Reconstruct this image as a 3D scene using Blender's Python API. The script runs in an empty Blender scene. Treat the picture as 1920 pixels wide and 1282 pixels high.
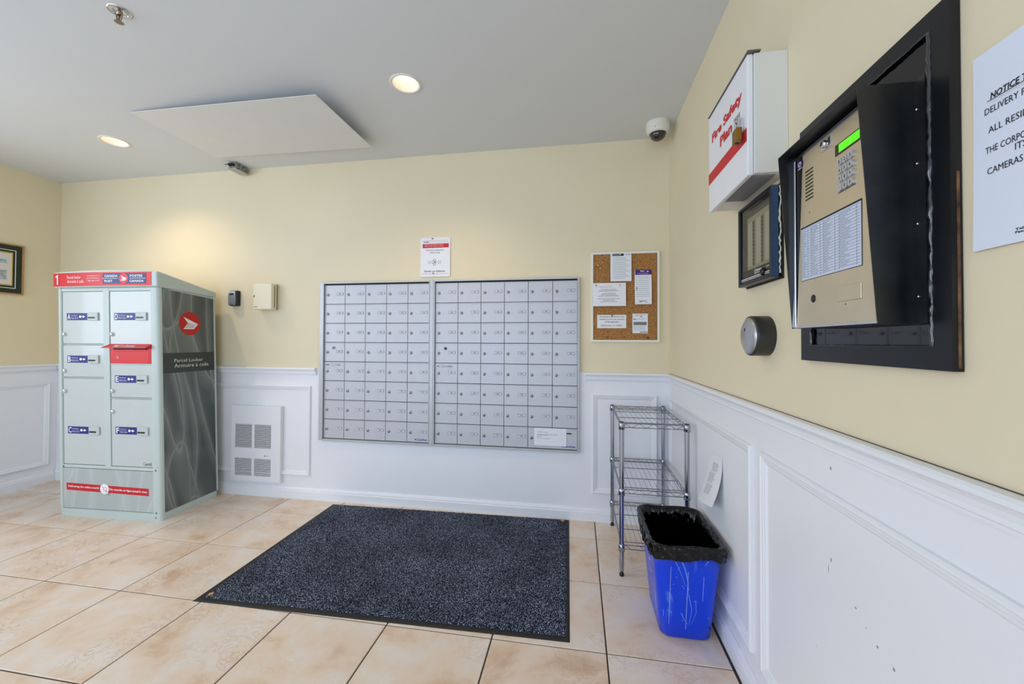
import bpy, bmesh, math, random
from mathutils import Vector, Matrix
random.seed(7)
S = bpy.context.scene
COL = S.collection
PI = math.pi
# ------------------------------------------------------------------ camera, world, light
XL, H, YF = -4.78, 2.438, -4.6          # left wall, ceiling height, entrance wall
cam_d = bpy.data.cameras.new('camera'); cam = bpy.data.objects.new('camera', cam_d); COL.objects.link(cam)
Rv, Uv, Fv = (0.98626, 0.16514, 0.004546), (-0.0020, -0.015581, 0.999877), (-0.16519, 0.986147, 0.015036)
cam.matrix_world = Matrix(((Rv[0], Uv[0], -Fv[0], -0.5637), (Rv[1], Uv[1], -Fv[1], -2.6356), (Rv[2], Uv[2], -Fv[2], 1.1422), (0, 0, 0, 1)))
cam_d.sensor_width = 36; cam_d.sensor_fit = 'HORIZONTAL'; cam_d.lens = 14.0726
cam_d.shift_x = 0.00107; cam_d.shift_y = -0.0059; cam_d.clip_start = 0.02
S.camera = cam
S.view_settings.view_transform = 'Standard'; S.view_settings.look = 'None'
S.view_settings.gamma = 1; S.view_settings.use_curve_mapping = False
S.view_settings.exposure = 0.0
W = bpy.data.worlds.new('world'); S.world = W; W.use_nodes = True
W.node_tree.nodes['Background'].inputs[0].default_value = (0.72, 0.84, 1.0, 1)
W.node_tree.nodes['Background'].inputs[1].default_value = 1.4
def area(name, loc, rot, sx, sy, power, col):
    l = bpy.data.lights.new(name, 'AREA'); l.shape = 'RECTANGLE'; l.size = sx; l.size_y = sy; l.energy = power; l.color = col
    o = bpy.data.objects.new(name, l); COL.objects.link(o); o.location = loc; o.rotation_euler = rot; return o
# daylight entering through the glazed entrance front behind the camera
area('entrance_daylight', (-2.45, YF - 0.12, 1.2), (PI/2, 0, 0), 4.2, 2.25, 44, (0.58, 0.76, 1.0))
# daylight entering through the window in the left wall, left of the camera's view
area('side_window_daylight', (XL - 0.12, -2.75, 1.62), (PI/2, 0, -PI/2), 2.9, 1.3, 38, (0.84, 0.91, 1.0))
DOWN_W, DOWN_E = 24, 4.2

# ------------------------------------------------------------------ helpers
def lin(c):
    r = []
    for x in c[:3]:
        x /= 255.0
        r.append(x/12.92 if x <= 0.04045 else ((x+0.055)/1.055)**2.4)
    return (r[0], r[1], r[2], 1)
MATS = {}
def pm(name, rgb, rough=0.5, metal=0.0, var=0.0, scale=8.0, bump=0.0, bscale=60.0, rgb2=None, coat=0.0, emis=None, spec=0.5, aniso=0.0):
    if name in MATS: return MATS[name]
    m = bpy.data.materials.new(name); m.use_nodes = True; nt = m.node_tree; b = nt.nodes['Principled BSDF']
    b.inputs['Roughness'].default_value = rough; b.inputs['Metallic'].default_value = metal
    b.inputs['Specular IOR Level'].default_value = spec
    c = lin(rgb); b.inputs['Base Color'].default_value = c
    if coat: b.inputs['Coat Weight'].default_value = coat; b.inputs['Coat Roughness'].default_value = 0.06
    tc = nt.nodes.new('ShaderNodeTexCoord')
    if var or rgb2:
        n = nt.nodes.new('ShaderNodeTexNoise'); n.inputs['Scale'].default_value = scale; n.inputs['Detail'].default_value = 5
        nt.links.new(tc.outputs['Object'], n.inputs['Vector'])
        r = nt.nodes.new('ShaderNodeValToRGB'); r.color_ramp.elements[0].position = 0.35; r.color_ramp.elements[1].position = 0.65
        c2 = lin(rgb2) if rgb2 else tuple(x*(1-var) for x in c[:3]) + (1,)
        r.color_ramp.elements[0].color = c2; r.color_ramp.elements[1].color = c
        nt.links.new(n.outputs['Fac'], r.inputs['Fac']); nt.links.new(r.outputs['Color'], b.inputs['Base Color'])
    if bump:
        n2 = nt.nodes.new('ShaderNodeTexNoise'); n2.inputs['Scale'].default_value = bscale; n2.inputs['Detail'].default_value = 3
        nt.links.new(tc.outputs['Object'], n2.inputs['Vector'])
        bp = nt.nodes.new('ShaderNodeBump'); bp.inputs['Strength'].default_value = bump; bp.inputs['Distance'].default_value = 0.004
        nt.links.new(n2.outputs['Fac'], bp.inputs['Height']); nt.links.new(bp.outputs['Normal'], b.inputs['Normal'])
    if emis:
        b.inputs['Emission Color'].default_value = lin(emis[0]); b.inputs['Emission Strength'].default_value = emis[1]
    MATS[name] = m; return m

class MB:
    def __init__(s, o=(0, 0, 0)): s.v = []; s.f = []; s.m = []; s.s = []; s.o = Vector(o)
    def add(s, vs, fs, mi=0, sm=False):
        n = len(s.v); s.v += [tuple(Vector(v) - s.o) for v in vs]
        for f in fs: s.f.append([i + n for i in f]); s.m.append(mi); s.s.append(sm)
        return s
    def box(s, x0, x1, y0, y1, z0, z1, mi=0):
        vs = [(x, y, z) for z in (z0, z1) for y in (y0, y1) for x in (x0, x1)]
        return s.add(vs, [(0, 2, 3, 1), (4, 5, 7, 6), (0, 1, 5, 4), (2, 6, 7, 3), (0, 4, 6, 2), (1, 3, 7, 5)], mi)
    def cbox(s, x0, x1, y0, y1, z0, z1, c=0.002, mi=0):
        """box whose front (-y) face is chamfered by c"""
        a = [(x0, y1, z0), (x1, y1, z0), (x1, y1, z1), (x0, y1, z1)]
        b = [(x0, y0+c, z0), (x1, y0+c, z0), (x1, y0+c, z1), (x0, y0+c, z1)]
        d = [(x0+c, y0, z0+c), (x1-c, y0, z0+c), (x1-c, y0, z1-c), (x0+c, y0, z1-c)]
        fs = [(3, 2, 1, 0), (8, 9, 10, 11)]
        for k in range(4):
            j = (k+1) % 4
            fs += [(k, j, 4+j, 4+k), (4+k, 4+j, 8+j, 8+k)]
        return s.add(a+b+d, fs, mi)
    def quad(s, a, b, c, d, mi=0): return s.add([a, b, c, d], [(0, 1, 2, 3)], mi)
    def rect(s, x0, x1, z0, z1, y, mi=0): return s.quad((x0, y, z0), (x1, y, z0), (x1, y, z1), (x0, y, z1), mi)
    def prism(s, poly, fn0, fn1, mi=0, sm=False):
        n = len(poly); vs = [fn0(p) for p in poly] + [fn1(p) for p in poly]
        fs = [tuple(range(n))[::-1], tuple(range(n, 2*n))]
        s.add(vs, fs, mi)
        return s.add(vs, [(k, (k+1) % n, n+(k+1) % n, n+k) for k in range(n)], mi, sm)
    def tube(s, pts, r, n=8, mi=0, caps=True, closed=False):
        pts = [Vector(p) for p in pts]; L = len(pts); vs = []; up = None
        for i, p in enumerate(pts):
            if closed: t = pts[(i+1) % L] - pts[i-1]
            else: t = pts[min(i+1, L-1)] - pts[max(i-1, 0)]
            if t.length < 1e-9: t = Vector((0, 0, 1))
            t.normalize()
            if up is None: up = Vector((0, 0, 1)) if abs(t.z) < 0.9 else Vector((1, 0, 0))
            a = t.cross(up)
            if a.length < 1e-6: a = t.cross(Vector((1, 0.3, 0)))
            a.normalize(); b = a.cross(t); up = b
            rr = r[i] if isinstance(r, (list, tuple)) else r
            for k in range(n):
                q = 2*PI*k/n; vs.append(p + a*(math.cos(q)*rr) + b*(math.sin(q)*rr))
        fs = []
        for i in range(L if closed else L-1):
            j = (i+1) % L
            for k in range(n): fs.append((i*n+k, i*n+(k+1) % n, j*n+(k+1) % n, j*n+k))
        s.add(vs, fs, mi, n > 5)
        if caps and not closed: s.add(vs[:n], [tuple(range(n))], mi); s.add(vs[-n:], [tuple(range(n))[::-1]], mi)
        return s
    def lathe(s, c, axis, prof, n=24, mi=0, sm=True):
        """prof: (radius, distance along axis)"""
        c = Vector(c); ax = Vector(axis).normalized(); a = ax.cross(Vector((0, 0, 1)))
        if a.length < 1e-3: a = Vector((1, 0, 0))
        a.normalize(); b = ax.cross(a); vs = []
        for r, h in prof:
            for k in range(n):
                q = 2*PI*k/n; vs.append(c + ax*h + a*(r*math.cos(q)) + b*(r*math.sin(q)))
        fs = []
        for i in range(len(prof)-1):
            for k in range(n): fs.append((i*n+k, i*n+(k+1) % n, (i+1)*n+(k+1) % n, (i+1)*n+k))
        return s.add(vs, fs, mi, sm)
    def disc(s, cx, cz, y, r, n=20, mi=0, rx=None):
        rx = rx or r
        return s.add([(cx+rx*math.cos(2*PI*k/n), y, cz+r*math.sin(2*PI*k/n)) for k in range(n)], [tuple(range(n))], mi)
    def ringmould(s, x0, x1, z0, z1, prof, fn=None, mi=0):
        """mitred picture-frame moulding; prof = (inset, height)"""
        vs = []
        for i, h in prof:
            vs += [(x0+i, -h, z0+i), (x1-i, -h, z0+i), (x1-i, -h, z1-i), (x0+i, -h, z1-i)]
        fs = []
        for p in range(len(prof)-1):
            for k in range(4):
                j = (k+1) % 4; fs.append((p*4+k, p*4+j, (p+1)*4+j, (p+1)*4+k))
        return s.add(vs, fs, mi)
    def text(s, string, x0, x1, z0, z1, y=0, mi=0, fn=None, shear=0.0, keep=False, bold=0.0):
        """lettering fitted to a rectangle; drawn facing -y unless fn maps (a,b)->point"""
        vs, fs = glyphs(string, shear, bold)
        if not vs: return s
        xs = [v[0] for v in vs]; ys = [v[1] for v in vs]; a0, a1, b0, b1 = min(xs), max(xs), min(ys), max(ys)
        sx = (x1-x0)/max(a1-a0, 1e-6); sz = (z1-z0)/max(b1-b0, 1e-6)
        if keep: sx = sz
        fn = fn or (lambda a, b: (a, y, b))
        return s.add([fn(x0+(v[0]-a0)*sx, z0+(v[1]-b0)*sz) for v in vs], fs, mi)
    def bars(s, x0, x1, z, h, y, mi, seed, fill=0.95, fn=None):
        """a line of print too small to read: word-long strokes"""
        rnd = random.Random(seed); x = x0; fn = fn or (lambda a, b: (a, y, b)); w = (x1-x0)
        while x < x0 + w*fill:
            l = min(h*rnd.uniform(1.2, 4.5), x0+w*fill-x)
            s.quad(fn(x, z-h*0.35), fn(x+l, z-h*0.35), fn(x+l, z+h*0.35), fn(x, z+h*0.35), mi); x += l + h*0.6
        return s
    def build(s, name, mats, parent=None, bevel=0, loc=None, seg=2, kind=None):
        me = bpy.data.meshes.new(name); me.from_pydata(s.v, [], s.f)
        if not isinstance(mats, (list, tuple)): mats = [mats]
        for m in mats: me.materials.append(m)
        me.polygons.foreach_set('material_index', s.m); me.polygons.foreach_set('use_smooth', s.s); me.update()
        return link(name, me, parent, bevel, loc, seg, kind)
def link(name, me, parent=None, bevel=0, loc=None, seg=2, kind=None):
    o = bpy.data.objects.new(name, me); COL.objects.link(o)
    if parent: o.parent = parent
    if loc is not None: o.location = loc
    if bevel:
        b = o.modifiers.new('bevel', 'BEVEL'); b.width = bevel; b.segments = seg; b.limit_method = 'ANGLE'
    if kind: o['kind'] = kind
    return o
GL = {}
def glyphs(string, shear=0.0, bold=0.0):
    k = (string, shear, bold)
    if k in GL: return GL[k]
    cu = bpy.data.curves.new('t', 'FONT'); cu.body = string; cu.resolution_u = 2; cu.shear = shear; cu.offset = bold; cu.fill_mode = 'FRONT'
    ob = bpy.data.objects.new('t', cu); COL.objects.link(ob)
    dg = bpy.context.evaluated_depsgraph_get(); me = bpy.data.meshes.new_from_object(ob.evaluated_get(dg))
    r = ([tuple(v.co) for v in me.vertices], [tuple(p.vertices) for p in me.polygons])
    bpy.data.objects.remove(ob); bpy.data.meshes.remove(me); bpy.data.curves.remove(cu)
    GL[k] = r; return r
def tag(o, label, cat, group=None, kind=None):
    o['label'] = label; o['category'] = cat
    if group: o['group'] = group
    if kind: o['kind'] = kind
    return o
def root(name, loc, rz, label, cat, group=None):
    o = bpy.data.objects.new(name, None); COL.objects.link(o); o.location = loc; o.rotation_euler = (0, 0, rz); o.empty_display_size = 0.05
    return tag(o, label, cat, group)
RW = -PI/2; LW = PI/2                   # right-wall and left-wall things: local x runs along the wall, -y points into the room
def right(name, u, z, *a): return root(name, (0, -u, z), RW, *a)
def back(name, x, z, *a): return root(name, (x, 0, z), 0, *a)

# ------------------------------------------------------------------ materials
yellow = pm('cream_yellow_paint', (234, 221, 189), 0.55, var=0.04, scale=1.5, bump=0.05, bscale=180)
white = pm('white_semi_gloss_paint', (240, 241, 245), 0.38, var=0.02, scale=2.0, bump=0.03, bscale=90)
ceilm = pm('ceiling_paint', (222, 224, 225), 0.8, var=0.02, scale=1.0, bump=0.04, bscale=200)
black = pm('black_plastic', (14, 14, 17), 0.35)
ink = pm('black_ink', (28, 28, 34), 0.6)
greyink = pm('grey_print', (120, 124, 134), 0.7)
paper = pm('white_paper', (238, 240, 246), 0.75, var=0.02, scale=20)
alu = pm('brushed_aluminium', (188, 190, 192), 0.38, 0.45, var=0.04, scale=6)
alud = pm('aluminium_door_face', (196, 197, 203), 0.42, 0.3, var=0.04, scale=4)
dark = pm('dark_recess', (30, 31, 34), 0.8)
chrome = pm('chrome', (214, 216, 222), 0.16, 1.0)
steel = pm('stainless_steel', (220, 206, 180), 0.36, 0.72, var=0.08, scale=9)
red = pm('post_red', (226, 24, 34), 0.35, var=0.03)
redp = pm('print_red', (206, 26, 40), 0.5)
navy = pm('navy_label', (38, 44, 128), 0.4)
wht = pm('print_white', (246, 246, 246), 0.5)

# ------------------------------------------------------------------ room shell
RAIL = 0.949
def slab(name, segs):
    """wall of pieces (plan point a, plan point b, z0, z1), white below the chair rail"""
    m = MB()
    for (ax, ay), (bx, by), za, zb in segs:
        d = Vector((bx-ax, by-ay, 0)); n = Vector((-d.y, d.x, 0)).normalized()*-0.12
        for z0, z1, mi in ((za, min(zb, RAIL), 1), (max(za, RAIL), zb, 0)):
            if z1-z0 < .001: continue
            vs = []
            for z in (z0, z1):
                vs += [(ax, ay, z), (bx, by, z), (bx+n.x, by+n.y, z), (ax+n.x, ay+n.y, z)]
            m.add(vs, [(3, 2, 1, 0), (4, 5, 6, 7), (0, 1, 5, 4), (1, 2, 6, 5), (2, 3, 7, 6), (3, 0, 4, 7)], mi)
    return m.build(name, [yellow, white], kind='structure')
wb = slab('wall_back', [((0.0, 0), (XL, 0), 0, H)])
wl = slab('wall_left', [((XL, 0), (XL, YF), 0, .96), ((XL, 0), (XL, -1.3), .96, H), ((XL, -4.2), (XL, YF), .96, H), ((XL, -1.3), (XL, -4.2), 2.28, H)])
wr = slab('wall_right', [((0, YF), (0, 0.0), 0, H)])
m = MB()
for y in (-1.36, -2.78, -4.2): m.box(XL-.09, XL-.04, y, y+.06, .96, 2.28)
m.box(XL-.09, XL-.04, -4.2, -1.3, .96, 1.0); m.box(XL-.09, XL-.04, -4.2, -1.3, 2.24, 2.28)
m.build('window_2', pm('side_window_paint', (230, 230, 232), 0.5), kind='structure')
# entrance wall behind the camera, open to daylight between slim mullions
m = MB(); m.box(XL, -4.55, YF-0.12, YF, 0, H); m.box(-0.35, 0, YF-0.12, YF, 0, H); m.box(-4.55, -0.35, YF-0.12, YF, 2.32, H)
m.build('wall_front', white, kind='structure')
m = MB()
for x in (-4.55, -3.5, -2.5, -1.5, -0.41): m.box(x, x+0.06, YF-0.09, YF-0.03, 0, 2.32)
m.box(-4.55, -0.35, YF-0.09, YF-0.03, 2.26, 2.32); m.box(-4.55, -0.35, YF-0.09, YF-0.03, 0, 0.08)
m.build('window_1', pm('window_frame_paint', (90, 84, 78), 0.5), kind='structure')

RP = [(0, .949), (.022, .948), (.0265, .943), (.0265, .936), (.021, .931), (.0165, .924), (.0145, .914), (.0145, .906), (.009, .902), (.009, .897), (0, .894)]
BP = [(0, .080), (.006, .080), (.009, .074), (.013, .067), (.013, .060), (.0175, .055), (.0175, 0), (0, 0)]
def run(name, prof, u0, u1, parent=None, kind=None, loc=(0, 0, 0), rz=0):
    m = MB(); m.prism(prof, lambda p: (u0, -p[0], p[1]), lambda p: (u1, -p[0], p[1]))
    o = m.build(name, white, parent, loc=loc, kind=kind); o.rotation_euler = (0, 0, rz); return o
run('chair_rail', RP, XL+.02, -2.432, wb); run('chair_rail', RP, -0.518, -0.001, wb)
run('chair_rail', RP, 0.001, -YF, wr, loc=(0, 0, 0), rz=RW)
run('chair_rail', RP, YF, -0.001, wl, loc=(XL, 0, 0), rz=LW)
run('baseboard_back', BP, XL+.001, -0.001, kind='structure')
run('baseboard_right', BP, 0.019, -YF, kind='structure', rz=RW)
run('baseboard_left', BP, YF, -0.019, kind='structure', loc=(XL, 0, 0), rz=LW)
PP = [(0, 0), (0, .008), (.004, .0125), (.009, .013), (.013, .009), (.019, .0085), (.022, .006), (.027, .0055), (.030, .0025), (.034, 0)]
def panel(parent, u0, u1, z0, z1, loc=(0, 0, 0), rz=0):
    m = MB(); m.ringmould(u0, u1, z0, z1, PP); o = m.build('panel_molding', white, parent, loc=loc); o.rotation_euler = (0, 0, rz)
panel(wb, -3.93, -2.474, .165, .818); panel(wb, -0.474, -0.073, .176, .812)
for u0, u1 in ((.035, 1.212), (1.282, 2.46), (2.53, 3.7)): panel(wr, u0, u1, .138, .808, rz=RW)
for u0, u1 in ((-1.3, -0.05), (-2.62, -1.37)): panel(wl, u0, u1, .138, .800, loc=(XL, 0, 0), rz=LW)

scuff = pm('scuff_grey', (150, 156, 168), .5); rnd = random.Random(12)
for u, z, w, h in ((1.62, .655, .004, .012), (1.61, .63, .002, .02), (1.70, .60, .006, .005), (1.73, .58, .003, .003), (1.76, .565, .006, .005), (1.80, .555, .008, .006), (1.80, .50, .003, .003), (1.56, .42, .003, .003), (1.62, .86, .006, .008), (1.75, .47, .003, .003)):
    m = MB(); m.add([(u+w*.5*math.cos(2*PI*k/7)*rnd.uniform(.6, 1.2), -.0006, z+h*.5*math.sin(2*PI*k/7)*rnd.uniform(.6, 1.2)) for k in range(7)], [tuple(range(7))]); o = m.build('scuff_mark', scuff, wr); o.rotation_euler = (0, 0, RW)
m = MB(); m.box(.02, -YF, -.0035, 0, RAIL-.0006, RAIL+.0008); o = m.build('rail_gap_shadow', pm('gap_shadow_brown', (96, 86, 70), .9), wr); o.rotation_euler = (0, 0, RW)  # thin dark strip drawn as the shadow line along the top of the rail
# floor: grout bed and every tile
grout = pm('dark_grout', (74, 63, 56), 0.9, var=0.2, scale=40)
m = MB(); m.box(XL, 0, YF, 0, -0.12, -0.004); floor = m.build('floor', grout, kind='structure')
def tile_mat():
    mt = bpy.data.materials.new('marbled_beige_tile'); mt.use_nodes = True; nt = mt.node_tree; b = nt.nodes['Principled BSDF']; N = nt.nodes.new; L = nt.links.new
    tc = N('ShaderNodeTexCoord'); oi = N('ShaderNodeObjectInfo'); mul = N('ShaderNodeMath'); mul.operation = 'MULTIPLY'; mul.inputs[1].default_value = 37
    L(oi.outputs['Random'], mul.inputs[0]); ad = N('ShaderNodeVectorMath'); ad.operation = 'ADD'; L(tc.outputs['Object'], ad.inputs[0]); L(mul.outputs[0], ad.inputs[1])
    n1 = N('ShaderNodeTexNoise'); n1.inputs['Scale'].default_value = 5.0; n1.inputs['Detail'].default_value = 9; n1.inputs['Roughness'].default_value = .62; n1.inputs['Distortion'].default_value = .35; L(ad.outputs[0], n1.inputs['Vector'])
    r1 = N('ShaderNodeValToRGB'); e = r1.color_ramp.elements; e[0].position = .28; e[0].color = lin((206, 172, 140)); e[1].position = .62; e[1].color = lin((234, 222, 210))
    x = r1.color_ramp.elements.new(.45); x.color = lin((231, 208, 184)); L(n1.outputs['Fac'], r1.inputs['Fac'])
    n2 = N('ShaderNodeTexNoise'); n2.inputs['Scale'].default_value = 11; n2.inputs['Detail'].default_value = 9; n2.inputs['Roughness'].default_value = .62; n2.inputs['Distortion'].default_value = 2.2; L(ad.outputs[0], n2.inputs['Vector'])
    r2 = N('ShaderNodeValToRGB'); e = r2.color_ramp.elements; e[0].position = .465; e[0].color = (0, 0, 0, 1); e[1].position = .535; e[1].color = (0, 0, 0, 1); x = e.new(.5); x.color = (.55, .55, .55, 1); L(n2.outputs['Fac'], r2.inputs['Fac'])
    n3 = N('ShaderNodeTexNoise'); n3.inputs['Scale'].default_value = 3.1; L(ad.outputs[0], n3.inputs['Vector'])
    r3 = N('ShaderNodeValToRGB'); e = r3.color_ramp.elements; e[0].position = .48; e[0].color = (0, 0, 0, 1); e[1].position = .66; e[1].color = (.8, .8, .8, 1); L(n3.outputs['Fac'], r3.inputs['Fac'])
    mm = N('ShaderNodeMath'); mm.operation = 'MULTIPLY'; L(r2.outputs['Color'], mm.inputs[0]); L(r3.outputs['Color'], mm.inputs[1])
    mx = N('ShaderNodeMixRGB'); mx.inputs[2].default_value = lin((172, 134, 112)); L(mm.outputs[0], mx.inputs[0]); L(r1.outputs['Color'], mx.inputs[1]); L(mx.outputs[0], b.inputs['Base Color'])
    b.inputs['Roughness'].default_value = .30; b.inputs['Specular IOR Level'].default_value = .45
    bp = N('ShaderNodeBump'); bp.inputs['Strength'].default_value = .12; bp.inputs['Distance'].default_value = .002; L(n2.outputs['Fac'], bp.inputs['Height']); L(bp.outputs['Normal'], b.inputs['Normal'])
    return mt
tm = tile_mat(); TS, TX, TY, G = .433, -3.055, -.243, .0028
tmesh = {}
for i in range(-5, 9):
    for j in range(-2, 12):
        x0, x1 = max(TX+i*TS, XL), min(TX+(i+1)*TS, 0); y1, y0 = min(TY-j*TS, 0), max(TY-(j+1)*TS, YF)
        if x1-x0 < .03 or y1-y0 < .03: continue
        w, h = round(x1-x0-2*G, 4), round(y1-y0-2*G, 4)
        if (w, h) not in tmesh:
            q = MB(); c = .0015
            a = [(0, 0, -.010), (w, 0, -.010), (w, h, -.010), (0, h, -.010)]; b_ = [(0, 0, -c), (w, 0, -c), (w, h, -c), (0, h, -c)]; d = [(c, c, 0), (w-c, c, 0), (w-c, h-c, 0), (c, h-c, 0)]
            fs = [(3, 2, 1, 0), (8, 9, 10, 11)]
            for k in range(4): jj = (k+1) % 4; fs += [(k, jj, 4+jj, 4+k), (4+k, 4+jj, 8+jj, 8+k)]
            q.add(a+b_+d, fs); o = q.build('tile', tm, floor, loc=(x0+G, y0+G, 0)); tmesh[(w, h)] = o.data
        else: link('tile', tmesh[(w, h)], floor, loc=(x0+G, y0+G, 0))

# ceiling with two round openings
LIGHTS = [(-3.547, -.507), (-1.421, -.758)]
bm = bmesh.new(); vs = [bm.verts.new(p) for p in ((XL, YF, H), (0, YF, H), (0, 0, H), (XL, 0, H))]
for k in range(4): bm.edges.new((vs[k], vs[(k+1) % 4]))
for cx, cy in LIGHTS:
    c = [bm.verts.new((cx+.066*math.cos(2*PI*k/40), cy+.066*math.sin(2*PI*k/40), H)) for k in range(40)]
    for k in range(40): bm.edges.new((c[k], c[(k+1) % 40]))
bmesh.ops.triangle_fill(bm, use_beauty=True, edges=bm.edges[:])
for f in bm.faces:
    if f.normal.z > 0: f.normal_flip()
me = bpy.data.meshes.new('ceiling'); bm.to_mesh(me); bm.free(); me.materials.append(ceilm); ceiling = link('ceiling', me, kind='structure')
m = MB(); m.box(XL-.12, .12, YF-.12, .12, H+.16, H+.2); m.build('upper_slab', ceilm, ceiling)
for nm, cx, cy, w in (('l', -4.5, -1, 0),): pass

# ------------------------------------------------------------------ recessed downlights
refl = pm('reflector_white', (250, 242, 230), 0.35); trimm = pm('light_trim', (236, 230, 224), 0.4)
bulbm = pm('warm_lamp', (255, 236, 210), 0.4, emis=((255, 240, 222), DOWN_E))
for k, (cx, cy) in enumerate(LIGHTS):
    t = root('recessed_downlight', (cx, cy, H), 0, ('warm recessed ceiling downlight at the left, above the parcel locker', 'warm recessed ceiling downlight right of the hanging square panel')[k], 'ceiling light', None)
    m = MB(); m.lathe((0, 0, 0), (0, 0, -1), [(.0655, -.004), (.0655, .003), (.070, .0055), (.077, .004), (.079, 0)], 40); m.build('trim_ring', trimm, t)
    m = MB(); m.lathe((0, 0, 0), (0, 0, 1), [(.065, -.002), (.062, .01), (.058, .04), (.050, .085), (.046, .09)], 40); m.lathe((0, 0, 0), (0, 0, 1), [(.072, 0), (.072, .12), (.0, .12)], 24); m.build('reflector', refl, t)
    m = MB(); m.lathe((0, 0, 0), (0, 0, 1), [(0, .066), (.016, .067), (.028, .072), (.034, .082), (.035, .1)], 32); m.build('bulb', bulbm, t)
    l = bpy.data.lights.new('downlight_lamp', 'SPOT'); l.energy = DOWN_W; l.color = (1, .74, .46); l.spot_size = 2.3; l.spot_blend = 1.0; l.shadow_soft_size = .03
    o = bpy.data.objects.new('downlight_lamp', l); COL.objects.link(o); o.parent = t; o.location = (0, 0, -.004)

# ------------------------------------------------------------------ hanging ceiling panel
t = root('ceiling_panel', (-2.43, -.55, H), 0, 'flat white rectangular panel hung just below the ceiling', 'ceiling panel')
CPN = [(-.640, -.225, -.006), (.589, -.317, -.083), (.556, .287, -.048), (-.650, .340, -.005)]   # slightly warped: flush at the far left, sagging at the near right corner
m = MB(); nn = 10
def cpt(a, b, e): return tuple(CPN[0][i]*(1-a)*(1-b)+CPN[1][i]*a*(1-b)+CPN[2][i]*a*b+CPN[3][i]*(1-a)*b+(e if i == 2 else 0) for i in range(3))
for i in range(nn):
    for j in range(nn):
        c4 = [(i/nn, j/nn), ((i+1)/nn, j/nn), ((i+1)/nn, (j+1)/nn), (i/nn, (j+1)/nn)]
        m.add([cpt(a, b, 0) for a, b in c4], [(3, 2, 1, 0)], 0, True); m.add([cpt(a, b, .003) for a, b in c4], [(0, 1, 2, 3)], 0, True)
for k in range(4):
    a_, b_2 = CPN[k], CPN[(k+1) % 4]; m.add([a_, b_2, (b_2[0], b_2[1], b_2[2]+.003), (a_[0], a_[1], a_[2]+.003)], [(0, 1, 2, 3)])
m.build('board', pm('panel_white', (230, 229, 226), .7, var=.02), t)
for x, y, z in ((.46, -.18, -.066), (.44, .18, -.040), (-.4, -.12, -.012)):
    m = MB(); m.box(x-.012, x+.012, y-.012, y+.012, z, 0); m.build('spacer', dark, t)

# ------------------------------------------------------------------ sprinkler
t = root('fire_sprinkler', (-2.348, -1.355, H), 0, 'chrome pendent fire sprinkler head in the ceiling', 'sprinkler')
m = MB(); m.lathe((0, 0, 0), (0, 0, -1), [(.038, 0), (.038, .002), (.032, .005), (.026, .003), (.024, -.0), (.018, .001), (.012, .006), (.0, .007)], 36); m.build('escutcheon', chrome, t)
m = MB()
for s_ in (-1, 1): m.tube([(s_*.011, 0, -.004), (s_*.013, 0, -.02), (s_*.009, 0, -.034), (0, 0, -.042)], .0028, 8)
m.lathe((0, 0, 0), (0, 0, -1), [(.011, .0), (.011, .012), (.006, .016)], 16); m.build('frame_arm', pm('brass_chrome', (160, 150, 130), .25, .9), t)
m = MB(); m.tube([(0, 0, -.014), (0, 0, -.038)], .0025, 8); m.build('glass_bulb', pm('red_glass', (150, 20, 20), .15), t)
m = MB()
n = 12; pts = []
for k in range(n*2):
    r_ = .0165 if k % 2 else .0115; pts.append((r_*math.cos(PI*k/n), r_*math.sin(PI*k/n)))
m.prism(pts, lambda p: (p[0], p[1], -.044), lambda p: (p[0], p[1], -.0455)); m.build('deflector', pm('dull_brass', (150, 138, 104), .35, .8), t)

# ------------------------------------------------------------------ dome camera
t = root('dome_camera', (-.100, -.176, H), 0, 'white dome security camera on the ceiling in the back right corner', 'security camera')
cw = pm('camera_white', (232, 228, 216), .45)
m = MB(); m.lathe((0, 0, 0), (0, 0, -1), [(.066, 0), (.068, .030), (.0665, .032), (.0675, .036), (.062, .056), (.052, .066), (.0465, .064), (.044, .058)], 40); m.build('housing', cw, t)
m = MB(); m.lathe((0, 0, 0), (0, 0, -1), [(.046, .060)] + [(.045*math.cos(a*PI/18), .064+.040*math.sin(a*PI/18)) for a in range(10)], 32); m.build('dome', pm('smoked_dome', (22, 18, 14), .05, coat=1), t)
m = MB(); m.lathe((-.02, -.045, -.042), (-.3, -.9, -.3), [(.0, .016), (.003, .016), (.003, .008)], 8); m.build('screw', dark, t)

# ------------------------------------------------------------------ junction box
t = root('junction_box', (-3.035, -.078, H), 0, 'small bare metal electrical junction box where ceiling meets back wall', 'electrical box')
gz = pm('galvanised_steel', (150, 156, 150), .45, .6, var=.25, scale=40)
m = MB(); m.box(-.030, .032, -.052, .052, -.05, 0); m.build('box', gz, t, bevel=.003)
m = MB(); m.box(-.031, .033, -.055, .055, -.054, -.050); m.build('cover_plate', pm('zinc_cover', (190, 190, 178), .5, .3, var=.1, scale=50), t, bevel=.001)
m = MB()
for x in (-.014, .012): m.tube([(x, -.052, -.024), (x, -.066, -.024)], .010, 12); m.tube([(x-.004, -.066, -.022), (x-.022, -.078, -.030)], .0025, 6)
m.build('cable_clamp', dark, t)
for y, z in ((-.025, -.02), (.01, -.018), (.035, -.035), (-.03, -.042)): MB().lathe((.032, y, z), (1, 0, 0), [(.0, .0012), (.005, .0012), (.005, 0)], 10).build('knockout', dark, t)

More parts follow.
